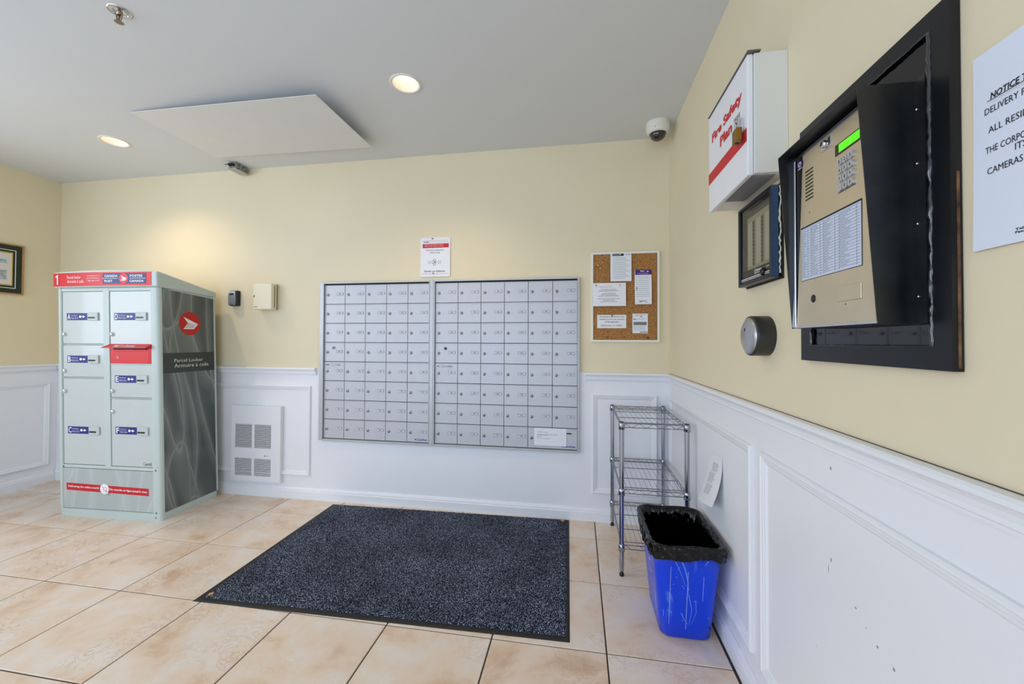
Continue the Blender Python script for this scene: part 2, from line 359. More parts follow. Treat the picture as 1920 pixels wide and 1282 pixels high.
# ------------------------------------------------------------------ wall mailboxes
lockm = pm('mailbox_lock_chrome', (150, 150, 152), .25, .9); slotm = pm('lock_slot', (26, 24, 22), .5)
CW = {}
def cell_meshes(w, h):
    g = .0013
    q = MB(); q.cbox(g, w-g, -.014, -.004, g, h-.0055, .0012); q.box(g, w-g, -.0165, -.004, h-.0060, h-.0022)
    d = q.build('x', [alud]); me = d.data; bpy.data.objects.remove(d)
    q = MB(); q.lathe((.026, -.014, h/2-.002), (0, -1, 0), [(.0095, 0), (.0095, .003), (.0075, .0052), (.0, .0052)], 16); q.box(.0252, .0268, -.0196, -.0192, h/2-.0065, h/2+.0025, 1)
    d = q.build('x', [lockm, slotm]); ml = d.data; bpy.data.objects.remove(d)
    q = MB(); z = h/2+.004; q.box(.094, .144, -.0155, -.014, z-.0085, z+.0085, 1); q.box(.0955, .1425, -.0162, -.0155, z-.0070, z+.0070, 0); q.box(.111, .126, -.0165, -.0162, z-.0018, z+.0022, 1)
    d = q.build('x', [pm('name_card', (212, 213, 218), .6), pm('label_holder_edge', (84, 86, 94), .4, .5)]); mp = d.data; bpy.data.objects.remove(d)
    return me, ml, mp
def mail_bank(name, x0, x1, fx0, fx1, nc, label, wide_last):
    ztop, zbot, nr = 1.5445, .449, 8; ch = (ztop-zbot)/nr; cw_ = (x1-x0)/nc; mx = (fx0+fx1)/2; rz = .433
    t = back(name, mx, rz, label, 'mailboxes', 'banks of wall mailboxes'); o = (mx, 0, rz)
    m = MB(o); T = .024
    m.box(fx0, x0-.002, -T, 0, .433, 1.564); m.box(x1+.002, fx1, -T, 0, .433, 1.564); m.box(x0-.002, x1+.002, -T, 0, 1.5535, 1.564); m.box(x0-.002, x1+.002, -T, 0, .433, .4455)
    e = .004
    m.box(x0-.004, x0-.002+.0015, -T-e, 0, .44, 1.556); m.box(x1-.0, x1+.004, -T-e, 0, .44, 1.556)
    m.build('frame', alu, t, bevel=.0012)
    m = MB(o); m.box(x0, x1, -.004, 0, zbot-.002, 1.553); m.build('back_plate', dark, t)
    me, ml, mp = cell_meshes(cw_, ch)
    for r_ in range(nr):
        for c in range(nc):
            wl_ = wide_last and r_ == nr-1 and c >= nc-2
            if wl_ and c == nc-1: continue
            loc = (x0+c*cw_-mx, 0, zbot+(nr-1-r_)*ch-rz)
            if wl_:
                W2 = cell_meshes(cw_*2, ch); d = link('mailbox_door', W2[0], t, loc=loc); link('lock', ml, d)
                q = MB(); q.box(cw_*2-.070, cw_*2-.036, -.0148, -.0138, ch*.72, ch*.78); q.box(cw_*2-.083, cw_*2-.077, -.0148, -.0138, ch*.84, ch*.98); q.build('mail_slot', black, d)
            else:
                d = link('mailbox_door', me, t, loc=loc); link('lock', ml, d); link('name_plate', mp, d)
            if c == 0 and r_ == 3:
                q = MB(); q.lathe((.074, -.014, ch-.038), (0, -1, 0), [(.0095, 0), (.0095, .005), (.007, .007), (0, .007)], 16, mi=0); q.box(.073, .075, -.0215, -.021, ch-.044, ch-.032, 1)
                q.build('master_lock', [lockm if x0 < -2 else pm('dark_lock', (70, 72, 80), .3, .8), slotm], d)
            if c == 0 and r_ == 4:
                q = MB(); q.tube([(.018, -.014, ch-.022), (.022, -.026, ch-.022), (.07, -.030, ch-.0225), (.118, -.026, ch-.022), (.122, -.014, ch-.022)], .0032, 8); q.build('pull_handle', chrome, d)
    # printed maker's mark in the last door's corner
    q = MB(o); q.text('Cendrex', x1-.088, x1-.010, .461, .476, -.0147, 0, shear=.15, bold=.02); q.lathe((x1-.096, -.0142, .4685), (0, -1, 0), [(.0, .0004), (.0055, .0004)], 12)
    q.build('maker_mark', pm('mark_blue', (44, 70, 170), .5), t)
    return t
mail_bank('mailbox_bank', -2.364, -1.571, -2.398, -1.541, 5, 'left bank of forty grey aluminium mailboxes, five doors wide', False)
mail_bank('mailbox_bank', -1.529, -.567, -1.540, -.553, 6, 'right bank of grey aluminium mailboxes, six doors wide, notice on its bottom row', True)

def paper_sheet(name, x0, x1, z0, z1, y, label, cat, draw, group=None, curl=.004, wall='b', mats=None):
    """thin sheet with slight curl at its lower edge; draw(mb, fn) prints on it"""
    mx, mz = (x0+x1)/2, z0
    t = (back if wall == 'b' else right)(name, mx, mz, label, cat, group)
    bpy.data.objects.remove(t)
    m = MB((mx, 0, mz)); n = 8
    def fn(a, b, d=0.0):
        s_ = max(0, min(1, (z1-b)/(z1-z0))); return (a, -(y + curl*s_*s_ + curl*.5*math.sin(3.1*s_)*((a-x0)/(x1-x0)) + d), b)
    for i in range(n):
        za, zb = z1-(z1-z0)*i/n, z1-(z1-z0)*(i+1)/n
        m.add([fn(x0, zb), fn(x1, zb), fn(x1, za), fn(x0, za), fn(x0, zb, -.0006), fn(x1, zb, -.0006), fn(x1, za, -.0006), fn(x0, za, -.0006)],
              [(0, 1, 2, 3), (7, 6, 5, 4), (0, 4, 5, 1), (1, 5, 6, 2), (3, 7, 4, 0)], 0)
    draw(m, lambda a, b: fn(a, b, .0006))
    o = m.build(name, mats or [paper, ink, redp, navy, greyink, wht])
    o.location = (mx, 0, mz) if wall == 'b' else (0, -mx, mz)
    if wall != 'b': o.rotation_euler = (0, 0, RW)
    return tag(o, label, cat, group)
def rectfn(m, fn, x0, x1, z0, z1, mi, k=3):
    for i in range(k):
        a, b = z0+(z1-z0)*i/k, z0+(z1-z0)*(i+1)/k; m.quad(fn(x0, a), fn(x1, a), fn(x1, b), fn(x0, b), mi)
def up(fn, e=.0004):
    def g(a, b): p = fn(a, b); return (p[0], p[1]-e, p[2])
    return g
def d_mail(m, fn):
    for k, (z, w) in enumerate(((.556, .075), (.541, .14), (.535, .075), (.5255, .035), (.515, .09))): m.bars(-.826, -.826+w, z, .0034, 0, 4, k, fn=fn)
paper_sheet('paper_notice', -.845, -.636, .469, .582, .0165, 'small white notice taped over the bottom right mailbox door', 'paper', d_mail, curl=.001)

def d_poster(m, fn):
    m.text('Physical distancing required', -1.612, -1.478, 1.8085, 1.8155, mi=5, fn=up(fn)); m.text('Distanciation physique requise', -1.614, -1.476, 1.797, 1.804, mi=5, fn=up(fn))
    rectfn(m, fn, -1.629, -1.440, 1.790, 1.819, 2)
    m.text('DANGER', -1.622, -1.582, 1.827, 1.835, mi=3, fn=fn, bold=.03); rectfn(m, fn, -1.574, -1.442, 1.830, 1.8312, 4, 1); rectfn(m, fn, -1.630, -1.442, 1.840, 1.8412, 2, 1)
    m.text('Maintain physical', -1.604, -1.478, 1.767, 1.779, mi=1, fn=fn); m.text('distancing', -1.576, -1.506, 1.750, 1.762, mi=1, fn=fn)
    cx, cz = -1.541, 1.690
    for dx, dz, r_ in ((0, .012, .010), (-.008, 0, .011), (0, -.012, .010), (.008, 0, .006)):
        n = 18
        for k in range(n):
            a, b = 2*PI*k/n, 2*PI*(k+1)/n
            m.quad(fn(cx+dx+r_*math.cos(a), cz+dz+r_*math.sin(a)), fn(cx+dx+(r_-.002)*math.cos(a), cz+dz+(r_-.002)*math.sin(a)), fn(cx+dx+(r_-.002)*math.cos(b), cz+dz+(r_-.002)*math.sin(b)), fn(cx+dx+r_*math.cos(b), cz+dz+r_*math.sin(b)), 1)
    for s_, z in ((-1, 1.697), (1, 1.697), (-1, 1.685), (1, 1.685)):
        xa = cx+s_*.035; m.text('2 m' if z > 1.69 else '6 ft', xa-.011, xa+.011, z-.004, z+.004, mi=1, fn=fn)
    m.text('Gardez vos distances', -1.616, -1.466, 1.622, 1.635, mi=1, fn=fn, bold=.01); rectfn(m, fn, -1.632, -1.442, 1.609, 1.6102, 1, 1)
paper_sheet('poster', -1.645, -1.429, 1.590, 1.862, .003, 'white distancing poster with red header above the mailboxes', 'poster', d_poster, curl=.004)
# push pins on the poster and cork board (each a thing)
def pin(x, z, y, mat, label, group=None, r_=.0035):
    m = MB((x, -y, z)); m.lathe((x, -y, z), (0, -1, 0), [(.0008, -.004), (.0008, 0), (r_, 0), (r_*.6, .003), (r_*.6, .007), (r_, .009), (0, .0095)], 12)
    o = m.build('push_pin', mat); o.location = (x, -y, z); return tag(o, label, 'pin', group)
pinr = pm('pin_red', (190, 20, 40), .3); pinb = pm('pin_black', (20, 20, 24), .3); piny = pm('pin_ivory', (240, 226, 190), .35)
pin(-1.556, 1.853, .005, pinb, 'dark push pin at the top of the distancing poster'); pin(-1.548, 1.612, .0105, pinr, 'red push pin at the bottom of the distancing poster')

# ------------------------------------------------------------------ cork board and its papers
def cork_mat():
    mt = bpy.data.materials.new('cork'); mt.use_nodes = True; nt = mt.node_tree; b = nt.nodes['Principled BSDF']; N = nt.nodes.new; L = nt.links.new
    tc = N('ShaderNodeTexCoord'); n = N('ShaderNodeTexNoise'); n.inputs['Scale'].default_value = 160; n.inputs['Detail'].default_value = 4; L(tc.outputs['Object'], n.inputs['Vector'])
    r = N('ShaderNodeValToRGB'); e = r.color_ramp.elements; e[0].position = .33; e[0].color = lin((128, 84, 42)); e[1].position = .6; e[1].color = lin((184, 132, 74)); L(n.outputs['Fac'], r.inputs['Fac'])
    v = N('ShaderNodeTexNoise'); v.inputs['Scale'].default_value = 38; v.inputs['Detail'].default_value = 2; L(tc.outputs['Object'], v.inputs['Vector'])
    r2 = N('ShaderNodeValToRGB'); e = r2.color_ramp.elements; e[0].position = .28; e[0].color = (1, 1, 1, 1); e[1].position = .33; e[1].color = (0, 0, 0, 1); L(v.outputs['Fac'], r2.inputs['Fac'])
    mx = N('ShaderNodeMixRGB'); mx.inputs[2].default_value = lin((104, 60, 34)); L(r2.outputs['Color'], mx.inputs[0]); L(r.outputs['Color'], mx.inputs[1]); L(mx.outputs[0], b.inputs['Base Color'])
    b.inputs['Roughness'].default_value = .85; bp = N('ShaderNodeBump'); bp.inputs['Strength'].default_value = .4; bp.inputs['Distance'].default_value = .002; L(n.outputs['Fac'], bp.inputs['Height']); L(bp.outputs['Normal'], b.inputs['Normal'])
    return mt
t = back('cork_board', -.2705, 1.145, 'white framed cork notice board right of the mailboxes', 'notice board'); o3 = (-.2705, 0, 1.145)
m = MB(o3); m.box(-.470, -.076, -.011, 0, 1.154, 1.712); m.build('cork_panel', cork_mat(), t)
m = MB(o3); m.ringmould(-.481, -.059, 1.144, 1.720, [(0, 0), (0, .016), (.002, .019), (.012, .019), (.0145, .016), (.0145, .011)]); m.build('frame', pm('board_frame_white', (240, 238, 228), .4), t)
m = MB(o3)
for x, z in ((-.45, 1.575), (-.216, 1.359), (-.15, 1.178), (-.39, 1.175), (-.41, 1.70), (-.25, 1.68)): m.lathe((x, -.011, z), (0, -1, 0), [(.0, .0006), (.0025, .0006), (.0025, 0)], 8)
m.build('pin_hole', dark, t)
def d_a(m, fn):
    rectfn(m, fn, -.348, -.278, 1.692, 1.706, 1); m.text('Attention', -.344, -.296, 1.696, 1.702, mi=5, fn=up(fn)); m.text('NOTICE', -.269, -.236, 1.697, 1.702, mi=1, fn=fn, bold=.03)
    for k in range(13): m.bars(-.346, -.240, 1.682-k*.011, .0028, 0, 4, k+20, .75+.2*((k*7) % 3)/2, fn=fn)
paper_sheet('paper_notice', -.360, -.231, 1.530, 1.711, .0200, 'white letter with black heading pinned at the top of the cork board', 'paper', d_a)
purple = pm('courier_purple', (70, 30, 124), .5); orange = pm('courier_orange', (250, 110, 40), .5)
def d_b(m, fn):
    rectfn(m, fn, -.2075, -.1085, 1.570, 1.602, 3); m.text('Fed', -.176, -.158, 1.589, 1.598, mi=5, fn=up(fn), bold=.03); m.text('Ex', -.1575, -.147, 1.589, 1.598, mi=2, fn=up(fn), bold=.03)
    rectfn(m, up(fn), -.137, -.126, 1.588, 1.594, 5, 1); m.text('Sorry we missed you', -.192, -.128, 1.575, 1.582, mi=5, fn=up(fn))
    for k in range(11): m.bars(-.202, -.116, 1.558-k*.0125, .0024, 0, 4, k+50, .9, fn=fn)
    for z in (1.487, 1.476): rectfn(m, fn, -.201, -.195, z-.003, z+.003, 1, 1)
    rnd = random.Random(4); x = -.186
    while x < -.138: w = rnd.choice((.0009, .0018, .0027)); rectfn(m, fn, x, x+w, 1.393, 1.406, 1, 1); x += w+rnd.choice((.001, .002))
o = paper_sheet('delivery_tag', -.2105, -.1095, 1.382, 1.602, .0125, 'tall courier slip with purple header, right side of the cork board', 'paper', d_b, curl=.016, mats=[paper, ink, orange, purple, greyink, wht])
def d_c(m, fn):
    m.bars(-.43, -.34, 1.496, .003, 0, 2, 3, fn=fn)
    for k, (w, z) in enumerate(((.10, 1.479), (.13, 1.470), (.085, 1.454), (.10, 1.446), (.135, 1.437), (.14, 1.420), (.07, 1.411), (.11, 1.402))): m.bars(-.369-w/2, -.369+w/2, z, .0032, 0, 1, k+80, fn=fn)
paper_sheet('paper_notice', -.470, -.265, 1.373, 1.521, .0230, 'wide white notice pinned at the left edge of the cork board', 'paper', d_c, curl=.003)
def d_d(m, fn):
    m.text('Newspapers delivered to the', -.428, -.276, 1.301, 1.3105, mi=1, fn=fn, bold=.01); m.text('building are the sole property', -.428, -.272, 1.284, 1.2935, mi=1, fn=fn, bold=.01); m.text('of the subscriber', -.394, -.306, 1.269, 1.278, mi=1, fn=fn, bold=.01)
    m.text('REMOVAL IS THEFT', -.418, -.285, 1.244, 1.255, mi=2, fn=fn)
paper_sheet('paper_notice', -.442, -.262, 1.233, 1.318, .0125, 'newspaper theft warning slip at the lower left of the cork board', 'paper', d_d, curl=.002, mats=[paper, ink, pm('magenta_ink', (170, 40, 120), .5), navy, greyink, wht])
def d_e(m, fn):
    m.bars(-.205, -.14, 1.318, .0028, 0, 4, 1, fn=fn); m.bars(-.207, -.186, 1.311, .0028, 0, 1, 2, fn=fn); rectfn(m, fn, -.218, -.202, 1.286, 1.292, 4, 1); m.bars(-.195, -.145, 1.290, .0024, 0, 4, 5, fn=fn)
    rectfn(m, fn, -.217, -.138, 1.252, 1.272, 4, 1)
    for k in range(4): m.bars(-.217, -.14, 1.243-k*.008, .002, 0, 4, k, fn=fn)
    rnd = random.Random(9); x = -.178
    while x < -.136: w = rnd.choice((.001, .002, .003)); rectfn(m, fn, x, x+w, 1.206, 1.2115, 1, 1); x += w+.0012
paper_sheet('delivery_slip', -.224, -.1305, 1.201, 1.325, .0125, 'small white delivery slip at the lower right of the cork board', 'paper', d_e, curl=.003)
pin(-.300, 1.702, .021, piny, 'ivory push pin holding the letter with black heading')
pin(-.449, 1.506, .022, pinb, 'black push pin in the wide notice at the board edge'); pin(-.303, 1.505, .022, pm('pin_pink', (230, 90, 120), .3), 'pink push pin in the wide notice at the board edge')
pin(-.350, 1.313, .014, pinb, 'black push pin in the newspaper theft warning'); pin(-.172, 1.306, .0145, pinr, 'red push pin in the small delivery slip')
for x, z in ((-.410, 1.653), (-.438, 1.636), (-.424, 1.618)):
    pin(x, z, .012, piny, {1.653: 'topmost of the three spare ivory push pins on the cork board', 1.636: 'leftmost of the three spare ivory push pins on the cork board', 1.618: 'lowest of the three spare ivory push pins on the cork board'}[z], 'spare push pins', .004)

# ------------------------------------------------------------------ small boxes on the back wall
t = back('key_lock_box', -3.108, 1.402, 'small black wall box with a silver face beside the parcel locker', 'lock box'); o3 = (-3.108, 0, 1.402)
m = MB(o3); m.box(-3.144, -3.071, -.034, 0, 1.402, 1.518); m.build('body', black, t, bevel=.009, seg=4)
m = MB(o3); m.prism([(-3.139, 1.408), (-3.083, 1.408), (-3.080, 1.46), (-3.083, 1.512), (-3.139, 1.512), (-3.141, 1.46)], lambda p: (p[0], -.034, p[1]), lambda p: (p[0], -.042, p[1])); m.build('face_cover', pm('satin_silver', (168, 172, 180), .3, .6), t, bevel=.003)
m = MB(o3); m.box(-3.129, -3.094, -.0432, -.042, 1.482, 1.497); m.box(-3.125, -3.098, -.0426, -.042, 1.412, 1.416); m.build('window_slot', black, t)
t = back('thermostat_guard', -2.828, 1.368, 'square cream plastic vented box on the back wall', 'wall box'); o3 = (-2.828, 0, 1.368)
cream = pm('cream_plastic', (238, 228, 200), .4)
m = MB(o3); m.box(-2.906, -2.752, -.070, 0, 1.370, 1.560); m.build('cover', cream, t, bevel=.008, seg=4)
m = MB(o3); m.box(-2.7525, -2.7508, -.0405, -.0375, 1.386, 1.545); m.build('vent_slit', dark, t)
m = MB(o3)
for k in range(14): m.box(-2.7522, -2.7505, -.043, -.035, 1.389+k*.0112, 1.392+k*.0112)
m.build('vent_rib', dark, t)
m = MB(o3); m.box(-2.752, -2.7500, -.018, -.014, 1.372, 1.558); m.build('seam', dark, t)
m = MB(o3); m.text('Scotty', -2.896, -2.866, 1.386, 1.394, -.0703, shear=.2, bold=.04)
m.add([(-2.901, -.0703, 1.462), (-2.893, -.0703, 1.458), (-2.891, -.0703, 1.466), (-2.886, -.0703, 1.476), (-2.895, -.0703, 1.474)], [(0, 1, 2, 3, 4)]); m.build('logo_print', ink, t)

# ------------------------------------------------------------------ wall fan heater
t = back('wall_heater', -2.90, .112, 'white louvred electric wall heater set in the wainscot', 'heater'); o3 = (-2.90, 0, .112)
hw = pm('heater_enamel', (238, 238, 242), .35, var=.02)
gx = ((-3.070, -2.931), (-2.909, -2.772)); gzr = ((.354, .527), (.150, .277)); X0, X1, Z0, Z1, Wd = -3.106, -2.696, .112, .663, .032
m = MB(o3); xs = [X0, gx[0][0], gx[0][1], gx[1][0], gx[1][1], X1]; zs = [Z0, gzr[1][0], gzr[1][1], gzr[0][0], gzr[0][1], Z1]
for i in range(5):
    for j in range(5):
        if i in (1, 3) and j in (1, 3): continue
        m.rect(xs[i], xs[i+1], zs[j], zs[j+1], -Wd)
for a, b, c, d in (((X0, Z0), (X1, Z0), 0, 0), ((X1, Z0), (X1, Z1), 0, 0), ((X1, Z1), (X0, Z1), 0, 0), ((X0, Z1), (X0, Z0), 0, 0)): m.quad((a[0], -Wd, a[1]), (b[0], -Wd, b[1]), (b[0], -.001, b[1]), (a[0], -.001, a[1]))
m.build('front_cover', hw, t)
m = MB(o3); m.box(X0+.01, X1-.01, -.012, -.001, Z0+.01, Z1-.01); m.build('back_box', pm('heater_inside', (48, 50, 56), .7), t)
for a, b in gx:
    for c, d in gzr:
        m = MB(o3); n = 19 if d > .4 else 14
        for k in range(n): z = c+(d-c)*(k+.5)/n; hgt = (d-c)/n*.22; m.box(a, b, -Wd-.0012, -Wd+.006, z-hgt, z+hgt)
        m.build('louvre_grille', hw, t, kind='stuff')
m = MB(o3); m.lathe((-2.995, -Wd, .606), (0, -1, 0), [(.003, 0), (.003, .001), (0, .0015)], 10); m.lathe((-2.82, -Wd, .300), (0, -1, 0), [(.004, 0), (.004, .001), (0, .0015)], 10, mi=1); m.bars(-2.812, -2.79, .300, .003, -Wd-.0004, 1, 2); m.build('badge', [wht, ink], t)

# ------------------------------------------------------------------ parcel locker
LOC = (-3.900, -.527); LYAW = math.radians(2.5)
t = root('parcel_locker', (LOC[0], LOC[1], 0), LYAW, 'tall pale green parcel locker with six lettered doors and red header', 'parcel locker'); PL = t
pale = pm('locker_pale_green', (198, 210, 204), .38, var=.02); doorm = pm('locker_door_grey', (202, 207, 203), .28, var=.02, coat=.4)
LW_, LD = .750, .425
def rounded(x0, x1, y0, y1, r, n=6):
    p = []
    for cx, cy, a0 in ((x1-r, y0+r, -PI/2), (x1-r, y1-r, 0), (x0+r, y1-r, PI/2), (x0+r, y0+r, PI)):
        for k in range(n+1): a = a0+PI/2*k/n; p.append((cx+r*math.cos(a), cy+r*math.sin(a)))
    return p
m = MB(); m.box(.01, LW_-.004, .016, LD-.01, .02, 1.478)
m.prism(rounded(0, LW_, 0, LD, .022), lambda p: (p[0], p[1], 0), lambda p: (p[0], p[1], .045), sm=False)
m.build('body', pale, t)
m = MB()
pr = [(.723, .016), (.723, 0), (.728, 0)] + [(.728+.022*math.sin(a*PI/12), .022-.022*math.cos(a*PI/12)) for a in range(1, 7)] + [(.75, .026), (.742, .026), (.742, .016)]
m.prism(pr, lambda p: (p[0], p[1], .045), lambda p: (p[0], p[1], 1.482))
m.prism([(.027, .016), (.027, 0), (.012, 0), (.003, .004), (0, .014), (0, .40), (.01, .40), (.01, .016)], lambda p: (p[0], p[1], .045), lambda p: (p[0], p[1], 1.482))
m.box(.742, .75, LD-.012, LD, .045, 1.455); m.box(0, .01, LD-.03, LD, .045, 1.47); m.build('corner_post', pale, t)
m = MB(); m.box(.695, .7215, .001, .016, .045, 1.482); m.box(.027, .031, .002, .016, .045, 1.482); m.box(.345, .390, .001, .016, .325, 1.482); m.box(.031, .345, .002, .016, 1.461, 1.482); m.box(.390, .695, .002, .016, 1.461, 1.482)
m.box(.031, .695, .002, .016, .312, .331); m.box(.027, .7215, .0, .016, .045, .048); m.build('face_frame', pale, t, bevel=.0015)
def swirl(name, c0, c1, c2, sc):
    mt = bpy.data.materials.new(name); mt.use_nodes = True; nt = mt.node_tree; b = nt.nodes['Principled BSDF']; N = nt.nodes.new; L = nt.links.new
    tc = N('ShaderNodeTexCoord'); mp = N('ShaderNodeMapping'); mp.inputs['Scale'].default_value = (1, 1.6, .8); L(tc.outputs['Object'], mp.inputs[0])
    prev = None
    for k, (rot, s2) in enumerate(((.5, sc), (-.9, sc*1.25), (1.5, sc*.8), (.12, sc*1.1), (-.5, sc*.9))):
        mp = N('ShaderNodeMapping'); mp.inputs['Scale'].default_value = (1, 1.7, .42); mp.inputs['Rotation'].default_value = (rot, 0, 0); mp.inputs['Location'].default_value = (k*3.1, k*1.7, .4*k); L(tc.outputs['Object'], mp.inputs[0])
        n = N('ShaderNodeTexNoise'); n.inputs['Scale'].default_value = s2; n.inputs['Detail'].default_value = 0.0; n.inputs['Distortion'].default_value = .25; L(mp.outputs[0], n.inputs['Vector'])
        r = N('ShaderNodeValToRGB'); e = r.color_ramp.elements; e[0].position = .0; e[0].color = (0, 0, 0, 1); e[1].position = 1; e[1].color = (0, 0, 0, 1)
        for p, c in ((.44, 0), (.478, .30), (.482, 1), (.490, .45), (.56, 0)): x = e.new(p); x.color = (c, c, c, 1)
        L(n.outputs['Fac'], r.inputs['Fac'])
        if prev is None: prev = r.outputs['Color']
        else:
            ad = N('ShaderNodeMixRGB'); ad.blend_type = 'LIGHTEN'; ad.inputs[0].default_value = 1; L(prev, ad.inputs[1]); L(r.outputs['Color'], ad.inputs[2]); prev = ad.outputs[0]
    mx = N('ShaderNodeMixRGB'); mx.inputs[1].default_value = lin(c0); mx.inputs[2].default_value = lin(c2); L(prev, mx.inputs[0]); L(mx.outputs[0], b.inputs['Base Color']); b.inputs['Roughness'].default_value = .22
    return mt
sideg = swirl('side_swirl_print', (84, 90, 88), (104, 112, 108), (150, 157, 151), 1.9); baseg = swirl('base_swirl_print', (180, 187, 184), (190, 198, 194), (198, 204, 201), 2.2)
m = MB(); m.add([(.7465, .026, .045), (.7465, LD-.012, .045), (.7465, LD-.012, 1.448), (.7465, .026, 1.478), (.74, .026, .045), (.74, LD-.012, .045), (.74, LD-.012, 1.448), (.74, .026, 1.478)], [(0, 1, 2, 3), (0, 3, 7, 4), (1, 5, 6, 2), (3, 2, 6, 7)]); m.build('side_panel', sideg, t)
XS = .7475
sf = lambda a, b: (XS, a, b)
bandm = pm('band_dark_grey', (52, 58, 60), .35)
m = MB(); m.box(.746, XS, .026, LD-.012, .928, 1.060); m.build('side_band', bandm, t)
m = MB(); m.text('Parcel Locker', .105, .318, .998, 1.020, fn=lambda a, b: (XS+.0005, a, b)); m.text('Armoire à colis', .105, .362, .962, .987, fn=lambda a, b: (XS+.0005, a, b)); m.build('side_lettering', pm('band_white', (222, 226, 224), .4), t)
def postlogo(m, cx, cz, r, fn, mi_red=0, mi_w=1, disc=True):
    if disc: m.add([fn(cx+r*math.cos(2*PI*k/32), cz+r*math.sin(2*PI*k/32), .0) for k in range(32)], [tuple(range(32))], mi_red)
    P = lambda pts: m.add([fn(cx+a*r, cz+b*r, .0005) for a, b in pts], [tuple(range(len(pts)))], mi_w)
    P([(-.60, .55), (.78, -.02), (.48, -.06), (-.20, .04)]); P([(-.20, .02), (.50, -.06), (.46, -.10), (-.26, -.03)]); P([(.78, -.02), (.50, -.08), (.28, -.48), (.36, -.48)])
    P([(-.32, -.08), (.50, -.13), (.44, -.21), (-.38, -.18)]); P([(-.42, -.22), (.40, -.25), (.34, -.34), (-.50, -.32)]); P([(-.52, -.37), (.32, -.38), (.28, -.48), (-.62, -.48)])
m = MB(); postlogo(m, .222, 1.259, .080, lambda a, b, d: (XS+.0003+d, a, b)); m.build('side_emblem', [pm('emblem_red', (196, 12, 22), .3), wht], t)
knobm = pm('knob_nickel', (218, 216, 208), .28, .5); keysl = pm('key_slot_grey', (196, 202, 198), .4)
dk = (MB().lathe((0, 0, 0), (0, -1, 0), [(.0125, 0), (.0125, .010), (.0105, .0125), (0, .013)], 20).lathe((-.001, -.013, -.001), (0, -1, 0), [(.002, 0), (.002, .0005), (0, .0005)], 8, mi=1)).build('x', [knobm, dark]).data; bpy.data.objects.remove(bpy.data.objects['x'])
def locker_door(letter, x0, x1, z0, z1, kz, lz, mat):
    d = MB().cbox(x0+.002, x1-.002, .0055, .0155, z0+.0015, z1-.0015, .0015).build('door', mat, t); kx = x0+.017
    link('knob', dk, d, loc=(kx, .0055, kz))
    a = x0+.034 if x0 < .3 else x0+.032
    q = MB(); q.rect(a, a+.163, lz-.0235, lz+.0235, .0050, 0); y = .0045
    q.text(letter, a+.006, a+.028, lz-.018, lz+.018, y, 1, bold=.02); q.text('Key Return', a+.034, a+.082, lz+.004, lz+.013, y, 1); q.text('Retour de clé', a+.034, a+.086, lz-.014, lz-.004, y, 1); q.box(a+.034, a+.082, y-.0001, y, lz-.0012, lz-.0004, 1)
    q.disc(a+.102, lz, y, .0085, 14, 1); q.box(a+.102, a+.123, y-.0002, y, lz-.002, lz+.002, 1); q.add([(a+.122, y, lz+.009), (a+.122, y, lz-.009), (a+.140, y, lz)], [(0, 1, 2)], 1)
    q.build('key_return_label', [navy, wht], d)
    s = a+.166; q = MB(); q.box(s, s+.078, -.004, .0055, lz-.026, lz+.026); q.build('key_return_slot', keysl, d, bevel=.003)
    q = MB(); q.box(s+.006, s+.058, -.0050, -.0040, lz-.012, lz-.002); q.build('slot_opening', black, d)
L0, L1, R0, R1 = .031, .345, .390, .695
for a in (('A', L0, L1, 1.118, 1.460, 1.180, 1.295), ('B', L0, L1, .900, 1.110, .940, 1.017), ('C', L0, L1, .333, .893, .808, .555), ('D', R0, R1, 1.112, 1.460, 1.180, 1.295), ('E', R0, R1, .773, .988, .815, .892), ('F', R0, R1, .333, .766, .682, .562)): locker_door(*a, doorm)
m = MB()
for z, a, b in ((1.114, L0, L1), (.8965, L0, L1), (.990, R0, R1), (.7695, R0, R1)): m.box(a, b, .003, .016, z-.0022, z+.0022)
m.build('door_divider', wht if False else pale, t)
m = MB(); m.text('Canadä', R1-.072, R1-.012, .345, .366, .0050); m.build('country_mark', ink, t)
# red mail slot
d = MB().cbox(R0+.004, R1-.003, .002, .014, .992, 1.104, .002).build('mail_slot_panel', red, t)
MB().box(R0+.03, R1-.02, .0008, .004, 1.082, 1.090).build('slot_opening', dark, d)
m = MB(); m.box(R0+.030, R1-.006, .0012, .003, 1.071, 1.0725); m.box(R1-.018, R1-.017, .0012, .003, .995, 1.07); m.build('panel_seam', pm('seam_red', (150, 14, 22), .5), d)
m = MB(); m.lathe((R0+.058, .002, 1.031), (0, -1, 0), [(.009, 0), (.009, .002), (0, .0022)], 16); m.lathe((R0+.058, -.0003, 1.031), (0, -1, 0), [(.003, 0), (.003, .0004), (0, .0004)], 10, mi=1); m.build('lock', [knobm, dark], d)
m = MB(); fl = [(R0-.012, -.040, 1.096), (R1+.004, -.040, 1.096), (R1+.004, .004, 1.118), (R0-.0, .004, 1.118)]; th = .004
m.add(fl+[(p[0], p[1], p[2]-th) for p in fl], [(0, 1, 2, 3), (7, 6, 5, 4), (0, 4, 5, 1), (1, 5, 6, 2), (3, 7, 4, 0), (2, 6, 7, 3)])
m.add([(R1+.004, -.036, 1.094), (R1+.004, .004, 1.116), (R1+.004, .004, 1.088)], [(0, 1, 2)])
m.text('Mail', R0+.06, R0+.105, 0, 1, mi=1, fn=lambda a, b: (a, -.032+b*.022, 1.1003+b*.011), shear=.2, bold=.03); m.text('Courrier', R0+.140, R0+.215, 0, 1, mi=1, fn=lambda a, b: (a, -.032+b*.022, 1.1003+b*.011), shear=.2, bold=.03)
